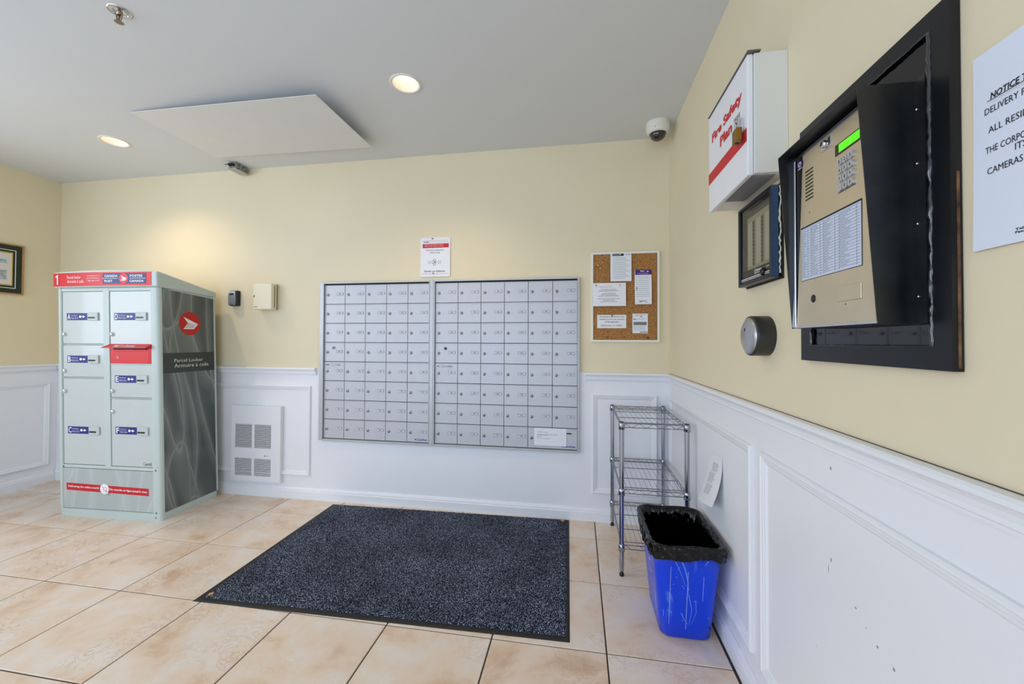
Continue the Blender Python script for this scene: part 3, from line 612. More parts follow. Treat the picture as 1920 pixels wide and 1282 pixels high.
m.text('+', R0+.115, R0+.128, .1, .9, mi=1, fn=lambda a, b: (a, -.032+b*.022, 1.1003+b*.011), bold=.05)
m.build('mail_flap', [red, wht], d)
# base panel with red banner
d = MB().cbox(.030, .712, .004, .015, .050, .308, .0015).build('base_panel', baseg, t)
m = MB(); bl = lambda a, b: (a, .0030, b-.012*(a-.35))
def banner_quad(m, a0, a1, b0, b1, mi, e=0): m.quad((a0, .0032-e, b0-.02*(a0-.35)), (a1, .0032-e, b0-.02*(a1-.35)), (a1, .0032-e, b1-.02*(a1-.35)), (a0, .0032-e, b1-.02*(a0-.35)), mi)
banner_quad(m, .052, .660, .160, .206, 0)
tf = lambda a, b: (a, .0026, b-.02*(a-.35))
m.text('Delivering the online world', .066, .294, .176, .192, mi=1, fn=tf, bold=.02); m.text('Du monde en ligne jusqu\'à vous', .376, .648, .174, .192, mi=1, fn=tf, bold=.02)
cx, cz = .338, .184; m.add([(cx+.033*math.cos(2*PI*k/24), .0022, cz+.033*math.sin(2*PI*k/24)) for k in range(24)], [tuple(range(24))], 1)
m.tube([(cx-.018, .0018, cz+.013), (cx-.010, .0018, cz+.012), (cx-.004, .0018, cz-.008), (cx+.014, .0018, cz-.008), (cx+.017, .0018, cz+.009), (cx-.008, .0018, cz+.009)], .0012, 4, 2); m.tube([(cx-.003, .0018, cz-.012), (cx+.014, .0018, cz-.012)], .0012, 4, 2)
m.add([(cx+.016, .0012, cz-.010), (cx+.016, .0012, cz-.034), (cx+.022, .0012, cz-.029), (cx+.028, .0012, cz-.040), (cx+.034, .0012, cz-.037), (cx+.027, .0012, cz-.027), (cx+.036, .0012, cz-.026)], [tuple(range(7))], 1)
m.tube([(cx+.016, .0010, cz-.010), (cx+.016, .0010, cz-.034), (cx+.022, .0010, cz-.029), (cx+.028, .0010, cz-.040), (cx+.034, .0010, cz-.037), (cx+.027, .0010, cz-.027), (cx+.036, .0010, cz-.026)], .0008, 4, 3, closed=True)
m.build('banner_print', [redp, wht, pm('pink_line', (236, 120, 130), .5), ink], t)
m = MB()
for x, z in ((.716, .318), (.716, .052), (.034, .317), (.713, .022)): m.lathe((x, .0, z), (0, -1, 0), [(.0045, -.004), (.0045, .001), (0, .001)], 10)
m.build('screw', pm('screw_grey', (90, 94, 90), .4, .7), t)
# sloping cap and header sign with gently bowed front
m = MB(); n = 14; prof = []
def capx(k): return -.012+(LW_+.024)*k/n
bow = lambda x: -.014-.016*math.sin(PI*max(0, min(1, (x+.012)/(LW_+.024))))
vt = []
for k in range(n+1):
    x = capx(k); y = bow(x); vt += [(x, y, 1.484), (x, y, 1.586+.008*math.sin(PI*k/n)), (x, LD+.004, 1.500), (x, LD+.004, 1.462)]
fs = []
for k in range(n):
    a, b = k*4, (k+1)*4; fs += [(a, b, b+1, a+1), (a+1, b+1, b+2, a+2), (a+2, b+2, b+3, a+3), (a+3, b+3, b, a)]
fs += [(0, 1, 2, 3), (n*4+3, n*4+2, n*4+1, n*4)]
m.add(vt, fs); m.build('sloped_cap', pale, t, bevel=.010, seg=3)
m = MB(); hf = lambda a, b: (a, bow(a)-.0012, b)
def strip(m, a0, a1, b0, b1, mi, e=0.0, k=12):
    for i in range(k):
        x, w = a0+(a1-a0)*i/k, a0+(a1-a0)*(i+1)/k; p = [hf(x, b0), hf(w, b0), hf(w, b1), hf(x, b1)]; m.quad(*[(q_[0], q_[1]-e, q_[2]) for q_ in p], mi)
strip(m, -.006, .725, 1.491, 1.578, 0); strip(m, .388, .690, 1.503, 1.570, 1, .0008)
e2 = lambda a, b: (a, bow(a)-.0030, b)
m.add([e2(a, b) for a, b in ((.027, 1.503), (.037, 1.503), (.037, 1.566), (.029, 1.566), (.016, 1.556), (.016, 1.547), (.027, 1.553))], [(0, 1, 2, 3, 6), (3, 4, 5, 6)], 2); m.text('Parcel locker', .112, .222, 1.539, 1.558, mi=2, fn=e2); m.text('Armoire à colis', .112, .246, 1.512, 1.532, mi=2, fn=e2)
for k, z in enumerate((1.555, 1.540, 1.524)): m.text(('canadapost.ca', 'postescanada.ca', '1 800 267-1177')[k], .270, .365, z-.005, z+.005, mi=2, fn=e2)
strip(m, .388, .498, 1.5355, 1.5380, 2, .0016, 4); strip(m, .580, .690, 1.5355, 1.5380, 2, .0016, 4)
m.text('CANADA', .402, .498, 1.545, 1.560, mi=2, fn=e2, bold=.03); m.text('POST', .402, .460, 1.512, 1.527, mi=2, fn=e2, bold=.03); m.text('POSTES', .582, .668, 1.545, 1.560, mi=2, fn=e2, bold=.03); m.text('CANADA', .580, .676, 1.512, 1.527, mi=2, fn=e2, bold=.03)
postlogo(m, .537, 1.5365, .032, lambda a, b, d_: (a, bow(a)-.0026-d_*2, b), 0, 2)
m.build('header_sign', [red, pm('header_navy', (26, 34, 112), .35), wht], t)
def shear_children(ob, fx, done):
    for c in ob.children:
        if c.type == 'MESH' and c.data.name not in done and not c.location.length:
            done.add(c.data.name)
            for v in c.data.vertices: v.co.x -= .037*v.co.z
        elif c.location.length: c.location.x -= .037*c.location.z
        shear_children(c, fx, done)
bpy.context.view_layer.update(); shear_children(t, 0, set())   # the cabinet leans slightly towards the left wall

# ------------------------------------------------------------------ picture on the left wall
t = root('framed_picture', (XL, -.49, 1.485), LW, 'framed picture with dark green mat on the left wall', 'picture')
m = MB(); m.ringmould(-.262, .262, 0, .374, [(0, 0), (0, .018), (.003, .020), (.007, .018), (.0095, .012)]); m.build('frame', pm('thin_wood_frame', (188, 140, 88), .35, var=.15, scale=20), t)
m = MB(); m.box(-.256, .256, -.011, 0, .006, .368); m.build('mat_board', pm('dark_green_mat', (38, 50, 36), .7, var=.1), t)
m = MB(); m.ringmould(-.220, .220, .043, .331, [(0, .011), (0, .0122), (.004, .0122), (.004, .011)]); m.build('white_line', wht, t)
m = MB(); m.ringmould(-.201, .201, .062, .312, [(0, .011), (0, .015), (.006, .016), (.009, .012)]); m.build('inner_fillet', pm('gold_fillet', (206, 180, 108), .35, .4), t)
m = MB(); m.box(-.192, .192, -.0125, -.011, .071, .303)
for a, b, c, d_, mi in ((.125, .168, .235, .255, 1), (.10, .175, .228, .233, 2), (.09, .170, .105, .175, 2), (-.15, .05, .10, .26, 1), (-.12, .02, .13, .18, 2), (.095, .165, .105, .13, 1)): m.box(a, b, -.0128-.0002*mi, -.0125, c, d_, mi)
m.build('print', [pm('print_paper', (226, 220, 214), .7), pm('print_blue', (96, 148, 168), .7, rgb2=(170, 200, 206), scale=60), pm('print_grey', (150, 160, 168), .7, rgb2=(196, 202, 204), scale=50)], t)

# ------------------------------------------------------------------ fire safety plan box
t = right('fire_plan_box', 1.277, 1.607, 'white metal fire safety plan box with red stripe on the right wall', 'document box'); o3 = (1.277, 0, 1.607)
fw = pm('box_white', (240, 240, 244), .35, var=.02); fg = pm('box_side_white', (226, 224, 216), .4)
m = MB(o3); m.box(1.113, 1.446, -.085, 0, 1.610, 1.944); m.build('body', fg, t, bevel=.0015)
d = MB(o3); d.box(1.110, 1.441, -.101, -.0855, 1.607, 1.946); d = d.build('lid', fw, t, bevel=.003)
m = MB(o3); m.box(1.112, 1.452, -.104, -.070, 1.946, 1.9495); m.build('hinge', pm('hinge_grey', (110, 108, 104), .5, .4), t)
m = MB(o3); m.box(1.110, 1.436, -.1016, -.101, 1.705, 1.743); m.text('Fire Safety', 1.146, 1.405, 1.831, 1.872, -.1016, bold=.045); m.text('Plan', 1.225, 1.330, 1.787, 1.822, -.1016, bold=.045); m.build('lettering', redp, d)
m = MB(o3); m.box(1.347, 1.392, -.1022, -.101, 1.775, 1.813); m.tube([(1.384, -.101, 1.792), (1.404, -.118, 1.784), (1.404, -.118, 1.774), (1.384, -.101, 1.778)], .0025, 8); m.build('hasp', chrome, d)
m = MB(o3); m.box(1.225, 1.430, -.084, -.027, 1.6065, 1.6100); m.build('bottom_plate', pm('plate_grey', (128, 128, 132), .6), t)  # flat grey plate on the underside of the box
t = right('padlock', 1.408, 1.712, 'brass padlock hanging from the fire safety plan box', 'padlock'); o3 = (1.372, 0, 1.727); o3 = (1.372, 0, 1.727)
brass = pm('brass', (150, 112, 48), .3, .85, var=.3, scale=30)
m = MB(o3); m.box(1.353, 1.388, -.123, -.108, 1.729, 1.768); m.build('body', brass, t, bevel=.002)
m = MB(o3); m.tube([(1.358, -.1155, 1.766)] + [(1.370-.012*math.cos(a*PI/8), -.1155, 1.788+.012*math.sin(a*PI/8)) for a in range(9)] + [(1.382, -.1155, 1.766)], .003, 10); m.build('shackle', chrome, t)
m = MB(o3); m.lathe((1.370, -.1155, 1.729), (0, 0, -1), [(.006, 0), (.006, .001), (0, .001)], 12); m.build('keyway', black, t)

# ------------------------------------------------------------------ fire alarm annunciator
t = right('alarm_annunciator', 1.299, 1.327, 'black glazed fire alarm annunciator panel below the white box', 'alarm panel'); o3 = (1.299, 0, 1.327)
bf = pm('annunciator_frame', (28, 28, 34), .3, .5); bs = pm('annunciator_side', (58, 84, 128), .3, .6)
m = MB(o3); m.box(1.180, 1.419, -.006, 0, 1.323, 1.592); m.build('back_box', pm('gap_black', (16, 15, 14), .6), t)
m = MB(o3); m.box(1.183, 1.404, -.008, -.006, 1.327, 1.586); m.build('inner_plate', pm('inner_plate', (92, 88, 72), .5), t)
d = MB(o3).ringmould(1.183, 1.4145, 1.327, 1.586, [(0, .012), (0, .030), (.002, .032), (.009, .032), (.011, .028), (.011, .010)]).build('door_frame', bf, t)
m = MB(o3); m.box(1.4145, 1.4150, -.031, -.012, 1.328, 1.585); m.build('side_trim', bs, d)
m = MB(o3); m.box(1.214, 1.401, -.014, -.008, 1.376, 1.548); m.build('zone_panel', pm('zone_beige', (206, 202, 180), .5), t)
for k in range(3):
    a = 1.222+k*.060; m = MB(o3); m.box(a, a+.030, -.0155, -.014, 1.388, 1.530, 0); m.box(a+.033, a+.046, -.0150, -.014, 1.388, 1.530, 1)
    for j in range(12): m.box(a+.036, a+.043, -.0162, -.0150, 1.392+j*.0116, 1.398+j*.0116, 2)
    m.build('zone_strip', [pm('zone_card', (236, 236, 222), .6), pm('zone_led_strip', (120, 118, 104), .5), dark], t)
m = MB(o3); m.box(1.194, 1.404, -.0265, -.024, 1.338, 1.374, 0); m.text('Cerberus', 1.306, 1.345, 1.362, 1.3685, -.0268, 1, bold=.04); m.text('Pyrotronics', 1.306, 1.340, 1.355, 1.360, -.0268, 1, bold=.03); m.text('(', 1.297, 1.303, 1.354, 1.371, -.0268, 1, bold=.08)
m.text('ALARM PANEL', 1.372, 1.402, 1.363, 1.367, -.0268, 1); m.box(1.196, 1.402, -.0268, -.0265, 1.3480, 1.3500, 1); m.box(1.196, 1.402, -.0268, -.0265, 1.3435, 1.3450, 1)
m.build('name_strip', [pm('strip_black', (22, 20, 18), .3), wht], d)
m = MB(o3); m.lathe((1.356, -.0265, 1.352), (0, -1, 0), [(.011, 0), (.011, .004), (.009, .007), (.004, .007), (.004, .005), (0, .005)], 18); m.build('door_lock', black, d)
gm = bpy.data.materials.new('door_glass'); gm.use_nodes = True; nt = gm.node_tree; nt.nodes.remove(nt.nodes['Principled BSDF'])
tr = nt.nodes.new('ShaderNodeBsdfTransparent'); tr.inputs[0].default_value = (.86, .85, .78, 1); gs = nt.nodes.new('ShaderNodeBsdfGlossy'); gs.inputs['Roughness'].default_value = .02; fr = nt.nodes.new('ShaderNodeFresnel'); fr.inputs[0].default_value = 1.7; mx = nt.nodes.new('ShaderNodeMixShader')
nt.links.new(fr.outputs[0], mx.inputs[0]); nt.links.new(tr.outputs[0], mx.inputs[1]); nt.links.new(gs.outputs[0], mx.inputs[2]); nt.links.new(mx.outputs[0], nt.nodes['Material Output'].inputs[0])
m = MB(o3); m.rect(1.194, 1.404, 1.374, 1.576, -.0262); m.build('glass', gm, d)
m = MB(o3); rnd = random.Random(3)
m.tube([(1.4165+rnd.uniform(-.001, .0015), -.009+rnd.uniform(-.002, .002), 1.338+.245*k/30) for k in range(31)], [.0014+.0016*rnd.random() for k in range(31)], 6); m.build('caulk_bead', pm('white_caulk', (214, 212, 200), .5), t)

# ------------------------------------------------------------------ round key vault
t = right('key_vault', 1.316, 1.104, 'round black cylinder key vault with silver cover on the right wall', 'key vault'); o3 = (1.316, 0, 1.104)
m = MB(o3); m.lathe((1.316, 0, 1.164), (0, -1, 0), [(.060, 0), (.0605, .046), (.0590, .050), (.054, .0505)], 48); m.build('body', pm('vault_black', (46, 46, 42), .38, var=.2, scale=20), t)
m = MB(o3); m.lathe((1.316, 0, 1.164), (0, -1, 0), [(.0545, .048), (.0545, .0525), (.052, .0545), (.043, .0590), (.041, .0595), (0, .0600)], 48); m.build('cover', pm('satin_cover', (190, 192, 198), .28, .8, var=.15, scale=12), t)
m = MB(o3); m.lathe((1.308, -.0598, 1.184), (0, -1, 0), [(.0032, 0), (.0032, .001), (0, .001)], 10); m.lathe((1.307, -.0598, 1.179), (0, -1, 0), [(.0018, 0), (.0018, .001), (0, .001)], 10); m.build('keyhole', black, t)

# ------------------------------------------------------------------ entry intercom
t = right('entry_intercom', 1.738, 1.101, 'stainless entry intercom with keypad under a black hood in a black frame', 'intercom'); o3 = (1.738, 0, 1.101)
bm_ = pm('black_enamel', (14, 17, 24), .30, var=.3, scale=30, bump=.05, bscale=400, spec=.4); gloss = pm('black_gloss_panel', (5, 6, 9), .03, spec=.6); hood = pm('black_hood', (40, 40, 38), .30, scale=11, rgb2=(17, 18, 22))
FT = .0155
m = MB(o3); u0, u1, z0, z1 = 1.533, 1.9415, 1.101, 1.6685; a0, a1, b0, b1 = 1.574, 1.906, 1.138, 1.637
P1 = [(u0, z0), (u1, z0), (u1, z1), (u0, z1)]; P2 = [(a0, b0), (a1, b0), (a1, b1), (a0, b1)]
for k in range(4):
    j = (k+1) % 4; A, B, C_, D_ = P1[k], P1[j], P2[j], P2[k]
    m.add([(A[0], -FT, A[1]), (B[0], -FT, B[1]), (C_[0], -FT, C_[1]), (D_[0], -FT, D_[1]), (A[0], -.001, A[1]), (B[0], -.001, B[1]), (C_[0], -.001, C_[1]), (D_[0], -.001, D_[1])], [(0, 1, 2, 3), (0, 4, 5, 1), (2, 6, 7, 3)])
m.build('outer_frame', bm_, t)
m = MB(o3); m.box(u1-.001, u1+.0008, -.0085, -.0045, 1.106, 1.40); m.build('worn_edge', pm('bare_steel_edge', (150, 116, 92), .35, .7, rgb2=(70, 56, 50), scale=30), t, )
m = MB(o3); m.box(a0-.004, a1+.004, -.0095, -.001, b0-.004, b1+.004); m.build('back_panel', gloss, t)
rnd = random.Random(11); bead = pm('silicone_bead', (30, 30, 34), .12, coat=1)
m = MB(o3)
def wob(p, q, n, r0, r1):
    pts = [(p[0]+(q[0]-p[0])*k/n+rnd.uniform(-.0009, .0009), -FT+.001+rnd.uniform(-.0008, .0008), p[1]+(q[1]-p[1])*k/n) for k in range(n+1)]
    m.tube(pts, [rnd.uniform(r0, r1) for _ in pts], 8)
wob((a1, b0), (a1, b1), 60, .0024, .0046); wob((a0, b0), (a0, b0+.06), 12, .002, .004); wob((a0, b0), (a1, b0), 60, .0006, .0012); wob((a0, b1), (a1, b1), 60, .0012, .0022)
m.build('silicone_bead', bead, t)
HB, HT = 1.176, 1.580
hp = [(.0095, HB), (.068, HB), (.0962, HT), (.0095, HT)]
m = MB(o3)
for a, b in ((1.6000, 1.6018), (1.8705, 1.8723)): m.prism(hp, lambda p, a=a: (a, -p[0], p[1]), lambda p, b=b: (b, -p[0], p[1]))
m.box(1.6018, 1.8705, -.0962, -.0095, HT-.0018, HT); m.box(1.6018, 1.8705, -.0665, -.0095, HB, HB+.0018)
m.box(1.8723, 1.893, -.0112, -.0095, HB, HT); m.box(1.578, 1.600, -.0112, -.0095, HB, HT); m.build('hood', hood, t)
m = MB(o3)
for z in (1.22, 1.34, 1.44, 1.53): m.lathe((1.8765, -.0112, z), (0, -1, 0), [(.0022, 0), (.0022, .0015), (0, .002)], 8)
m.build('screw', chrome, t)
m = MB(o3); m.box(1.6018, 1.8705, -.060, -.0095, HB+.0018, 1.5715); m.build('housing', black, t)
FY = -.0660
d = MB(o3); d.add([(1.6175, FY, 1.1795), (1.8700, FY, 1.1795), (1.8700, FY, 1.562), (1.646, FY, 1.562), (1.6175, FY, 1.1795)][:4] + [(1.6175, -.0605, 1.1795), (1.8700, -.0605, 1.1795), (1.8700, -.0605, 1.562), (1.646, -.0605, 1.562)], [(0, 1, 2, 3), (0, 4, 5, 1), (1, 5, 6, 2), (2, 6, 7, 3), (3, 7, 4, 0)])
FP = d.build('face_plate', steel, t)
m = MB(o3); m.box(1.6022, 1.6125, -.0685, -.060, 1.1785, 1.5690); m.box(1.6125, 1.8700, -.0685, -.060, 1.5625, 1.5690); m.box(1.6125, 1.8715, -.0695, -.060, 1.1765, 1.1800)
m.tube([(1.6150, -.0668, 1.180), (1.6150, -.0668, 1.567)], .0018, 8); m.build('chrome_trim', chrome, t)
m = MB(o3); m.box(1.6125, 1.650, -.0645, -.0600, 1.180, 1.5625); m.build('hood_reflection', black, t)  # black strip painted in as the hood's reflection in the steel face
m = MB(o3); m.disc(1.636, 1.5470, -.0668, .0105, 20, 0, .0125); m.disc(1.635, 1.5485, -.0671, .0062, 16, 1, .0078); m.add([(1.630, -.0673, 1.546), (1.634, -.0673, 1.553), (1.637, -.0673, 1.549), (1.640, -.0673, 1.551), (1.641, -.0673, 1.545)], [(0, 1, 2, 3, 4)], 2)
m.box(1.628, 1.643, -.0672, -.0668, 1.5392, 1.5400, 3); m.box(1.629, 1.642, -.0672, -.0668, 1.5372, 1.5379, 3)
m.build('round_sticker', [pm('sticker_purple', (24, 12, 48), .3), pm('sticker_pink', (214, 170, 216), .4), pm('sticker_blue', (90, 120, 190), .4), wht], t)
m = MB(o3)
for k in range(9):
    z = 1.5205-k*.0078; m.box(1.6565, 1.6855, FY-.0004, FY, z-.0017, z+.0017)
m.build('speaker_slot', black, FP)
m = MB(o3); m.box(1.719, 1.751, FY-.003, FY, 1.5365, 1.5575, 0); m.lathe((1.7335, FY-.003, 1.547), (0, -1, 0), [(.0078, 0), (.0078, .0045), (.0060, .006), (0, .006)], 20, mi=0); m.box(1.7328, 1.7342, FY-.0095, FY-.009, 1.543, 1.551, 1); m.box(1.7435, 1.7495, FY-.0034, FY-.003, 1.540, 1.555, 1); m.build('key_lock', [chrome, black], FP)
m = MB(o3); m.box(1.762, 1.833, FY-.0012, FY, 1.5075, 1.5290, 0); m.box(1.774, 1.832, FY-.0016, FY-.0012, 1.5105, 1.5265, 1); m.build('display', [pm('display_bezel', (40, 34, 32), .3), pm('green_display', (70, 200, 20), .3, emis=((92, 224, 20), .75))], FP)
keym = pm('key_chrome', (196, 202, 214), .25, .6)
for r_, row in enumerate(('123', '456', '789', '*0#')):
    for c, ch in enumerate(row):
        x, z = 1.7790+c*.0152, 1.4905-r_*.0166; q = MB(o3); n = 14
        q.prism([(x+.0066*math.copysign(abs(math.cos(2*PI*k/n+.2))**.6, math.cos(2*PI*k/n+.2)), z+.0062*math.copysign(abs(math.sin(2*PI*k/n+.2))**.6, math.sin(2*PI*k/n+.2))) for k in range(n)], lambda p: (p[0], FY, p[1]), lambda p: (p[0], FY-.0042, p[1]), sm=True)
        q.text(ch, x-(.0010 if ch in '*1' else .0018), x+(.0010 if ch in '*1' else .0020), z-(.0011 if ch == '*' else .0032), z+(.0011 if ch == '*' else .0032), FY-.0045, 1); q.build('key', [keym, ink], FP)
m = MB(o3); m.box(1.770, 1.818, FY-.0010, FY, 1.4325, 1.4335); m.build('keypad_edge', dark, FP)
m = MB(o3); pf = lambda a, b: (a, FY-.0016, b); U0, U1, A0, A1 = 1.6405, 1.8335, 1.282, 1.399
m.box(U0-.003, U1+.001, FY-.0006, FY, A0-.001, A1+.002, 1); m.box(U0, U1, FY-.0014, FY-.0006, A0, A1-.002, 0)
cols = [U0+.004, 1.667, 1.679, 1.712, 1.723, 1.760, 1.773, 1.822]
for k in range(20): z = A1-.005-k*(A1-A0-.008)/19.5; m.box(U0+.004, U1-.002, FY-.0016, FY-.0014, z-.00022, z+.00022, 2)
for c in cols: m.box(c-.0002, c+.0002, FY-.0016, FY-.0014, A0+.003, A1-.005, 2)
rnd = random.Random(5)
for k in range(19):
    z = A1-.005-(k+.5)*(A1-A0-.008)/19.5
    for a, b in ((U0+.006, .018), (1.681, .026), (1.725, .028), (1.775, .036)): m.bars(a, a+b*rnd.uniform(.4, .95), z, .0017, FY-.0016, 3, k*7+int(a*100))
m.build('directory_list', [pm('list_paper', (206, 214, 232), .6), dark, ink, greyink], FP)
m = MB(o3); m.lathe((1.6835, FY, 1.238), (0, -1, 0), [(.0085, 0), (.0085, .0006), (0, .0006)], 20); m.lathe((1.671, FY, 1.428), (0, -1, 0), [(.0012, 0), (.0012, .0006), (0, .0006)], 8); m.lathe((1.788, FY, 1.2165), (0, -1, 0), [(.0012, 0), (.0012, .0006), (0, .0006)], 8); m.build('sensor_hole', black, FP)
m = MB(o3); m.box(1.768, 1.833, FY-.0022, FY, 1.2225, 1.2520); m.build('blank_plate', steel, FP, bevel=.0012)

# ------------------------------------------------------------------ notice on the right wall
def d_n(m, fn):
    m.text('NOTICE TO ALL', 1.9865, 2.060, 1.4795, 1.4885, mi=1, fn=fn, shear=.12, bold=.02); m.box(1.9865, 2.060, -.0068, -.0062, 1.4762, 1.4770, 1)
    m.text('DELIVERY PERSONS', 1.9785, 2.068, 1.461, 1.470, mi=1, fn=fn); m.text('ALL RESIDENTS', 1.9835, 2.062, 1.4335, 1.4425, mi=1, fn=fn)
    m.text('THE CORPORATION', 1.9795, 2.066, 1.406, 1.415, mi=1, fn=fn); m.text('ITS', 2.018, 2.032, 1.3945, 1.4035, mi=1, fn=fn); m.text('CAMERAS IN USE', 1.982, 2.062, 1.3765, 1.3855, mi=1, fn=fn)
    m.text('Tel:', 2.0185, 2.030, 1.2895, 1.2925, mi=1, fn=fn, bold=.03); m.text('Fax:', 2.0185, 2.030, 1.2855, 1.2885, mi=1, fn=fn, bold=.03)
paper_sheet('paper_notice', 1.9615, 2.177, 1.274, 1.551, .002, 'large white notice to delivery people on the right wall', 'paper', d_n, curl=.003, wall='r', mats=[pm('notice_paper', (226, 232, 246), .6), ink])

# curled slip low on the right wall
TL, TR, BR, BL = Vector((.800, -.0135, .675)), Vector((.932, -.0135, .686)), Vector((.955, -.046, .500)), Vector((.690, -.046, .436))
def cs(a, b):
    p = (TL*(1-a)+TR*a)*(1-b)+(BL*(1-a)+BR*a)*b; p.y = -.001 - .046*b*b*(.55+.45*a) - .006*math.sin(PI*a)*b; return p
m = MB((.85, 0, .44)); n = 12
for i in range(n):
    for j in range(n):
        q_ = [cs(i/n, (j+1)/n), cs((i+1)/n, (j+1)/n), cs((i+1)/n, j/n), cs(i/n, j/n)]; m.add(q_, [(0, 1, 2, 3)], 0, True); m.add([(v.x, v.y+.0005, v.z) for v in q_], [(3, 2, 1, 0)], 0, True)
rnd = random.Random(2)
for k in range(22):
    if k in (6, 14): continue
    b = .16+k*.030; a = .34-.10*(k > 6)+.03*(k > 14); x_ = a
    while x_ < a+.34:
        w = rnd.uniform(.03, .09); p = [cs(x_, b+.009), cs(x_+w, b+.009), cs(x_+w, b), cs(x_, b)]; m.add([(v.x, v.y-.0007, v.z) for v in p], [(0, 1, 2, 3)], 1); x_ += w+.02
o = m.build('paper_slip', [paper, greyink]); o.location = (0, -.85, .44); o.rotation_euler = (0, 0, RW); tag(o, 'curled white printed slip taped low on the right wainscot', 'paper')

# ------------------------------------------------------------------ floor mat
MC, MR = (-1.422, -.570), math.radians(1.35); MWd, MHt = 1.636, 1.058
t = root('floor_mat', (MC[0], MC[1], 0), MR, 'dark blue flecked carpet mat with black rubber border', 'mat')
def carpet():
    mt = bpy.data.materials.new('flecked_navy_pile'); mt.use_nodes = True; nt = mt.node_tree; b = nt.nodes['Principled BSDF']; N = nt.nodes.new; L = nt.links.new
    tc = N('ShaderNodeTexCoord'); v = N('ShaderNodeTexNoise'); v.inputs['Scale'].default_value = 250; v.inputs['Detail'].default_value = 2; L(tc.outputs['Object'], v.inputs['Vector'])
    r = N('ShaderNodeValToRGB'); e = r.color_ramp.elements; e[0].position = .40; e[0].color = lin((13, 15, 24)); e[1].position = .66; e[1].color = lin((176, 186, 210)); x = e.new(.53); x.color = lin((48, 54, 72)); L(v.outputs['Fac'], r.inputs['Fac'])
    n = N('ShaderNodeTexNoise'); n.inputs['Scale'].default_value = 3.5; n.inputs['Detail'].default_value = 3; L(tc.outputs['Object'], n.inputs['Vector'])
    r2 = N('ShaderNodeValToRGB'); e = r2.color_ramp.elements; e[0].position = .35; e[0].color = (.62, .62, .62, 1); e[1].position = .65; e[1].color = (1, 1, 1, 1); L(n.outputs['Fac'], r2.inputs['Fac'])
    mx = N('ShaderNodeMixRGB'); mx.blend_type = 'MULTIPLY'; mx.inputs[0].default_value = 1; L(r.outputs['Color'], mx.inputs[1]); L(r2.outputs['Color'], mx.inputs[2]); L(mx.outputs[0], b.inputs['Base Color']); b.inputs['Roughness'].default_value = .95; b.inputs['Specular IOR Level'].default_value = .15
    return mt
rub = pm('black_rubber', (26, 26, 24), .6, var=.2, scale=30)
m = MB(); a, b_ = MWd/2, MHt/2
m.add([(-a, -b_, .0005), (a, -b_, .0005), (a, b_, .0005), (-a, b_, .0005), (-a+.006, -b_+.006, .004), (a-.006, -b_+.006, .004), (a-.006, b_-.006, .004), (-a+.006, b_-.006, .004)], [(4, 5, 6, 7), (0, 1, 5, 4), (1, 2, 6, 5), (2, 3, 7, 6), (3, 0, 4, 7), (3, 2, 1, 0)]); m.build('rubber_border', rub, t)
x0, x1, y0, y1 = -a+.030, a-.014, -b_+.024, b_-.012; st = .0062; nx, ny = int((x1-x0)/st), int((y1-y0)/st); rnd = random.Random(1); vs = []; fs = []
for j in range(ny+1):
    for i in range(nx+1):
        ed = i in (0, nx) or j in (0, ny); vs.append((x0+(x1-x0)*i/nx, y0+(y1-y0)*j/ny, .0035 if ed else .0075+rnd.random()*.0035))
for j in range(ny):
    for i in range(nx): k = j*(nx+1)+i; fs.append((k, k+1, k+nx+2, k+nx+1))
m = MB(); m.add(vs, fs); m.build('carpet_pile', carpet(), t, kind='stuff')
leafm = pm('mat_logo_tan', (206, 160, 110), .6)
for cx, cy, rz_ in ((-a+.050, -b_+.040, .2), (a-.040, b_-.034, 2.4)):
    m = MB(); pts = [(0, -.013), (.003, -.003), (.012, -.004), (.008, .003), (.011, .009), (.004, .007), (0, .015), (-.004, .007), (-.011, .009), (-.008, .003), (-.012, -.004), (-.003, -.003)]; R_ = lambda p: (cx+p[0]*math.cos(rz_)-p[1]*math.sin(rz_), cy+p[0]*math.sin(rz_)+p[1]*math.cos(rz_))
    m.prism(pts, lambda p: (*R_(p), .010), lambda p: (*R_(p), .0125)); m.build('leaf_emblem', leafm, t)

# ------------------------------------------------------------------ wire shelving unit
SX0, SX1, SY0, SY1 = -.350, -.046, -.592, -.046
t = root('wire_shelf', (-.2, -.32, 0), 0, 'narrow three-tier chrome wire shelving unit in the corner', 'shelving unit'); o3 = (-.2, -.32, 0)
wire = pm('chrome_wire', (150, 154, 164), .22, 1.0); postm = pm('chrome_post', (170, 174, 184), .18, 1.0)
for x in (SX0, SX1):
    for y in (SY0, SY1):
        q = MB(o3); rs = [.0115]*2; zz = [.03, .748]; q.tube([(x, y, .026), (x, y, .75)], .0112, 14)
        for k in range(27): z = .06+k*.0255; q.lathe((x, y, z), (0, 0, 1), [(.0112, -.0012), (.0104, -.0004), (.0104, .0004), (.0112, .0012)], 14)
        p = q.build('post', postm, t); MB(o3).lathe((x, y, .75), (0, 0, 1), [(.0113, -.004), (.0113, .002), (0, .003)], 14).build('post_cap', black, p)
        MB(o3).lathe((x, y, 0), (0, 0, 1), [(.0, 0), (.010, 0), (.012, .006), (.009, .016), (.004, .022), (.004, .028)], 14).build('foot', black, p)
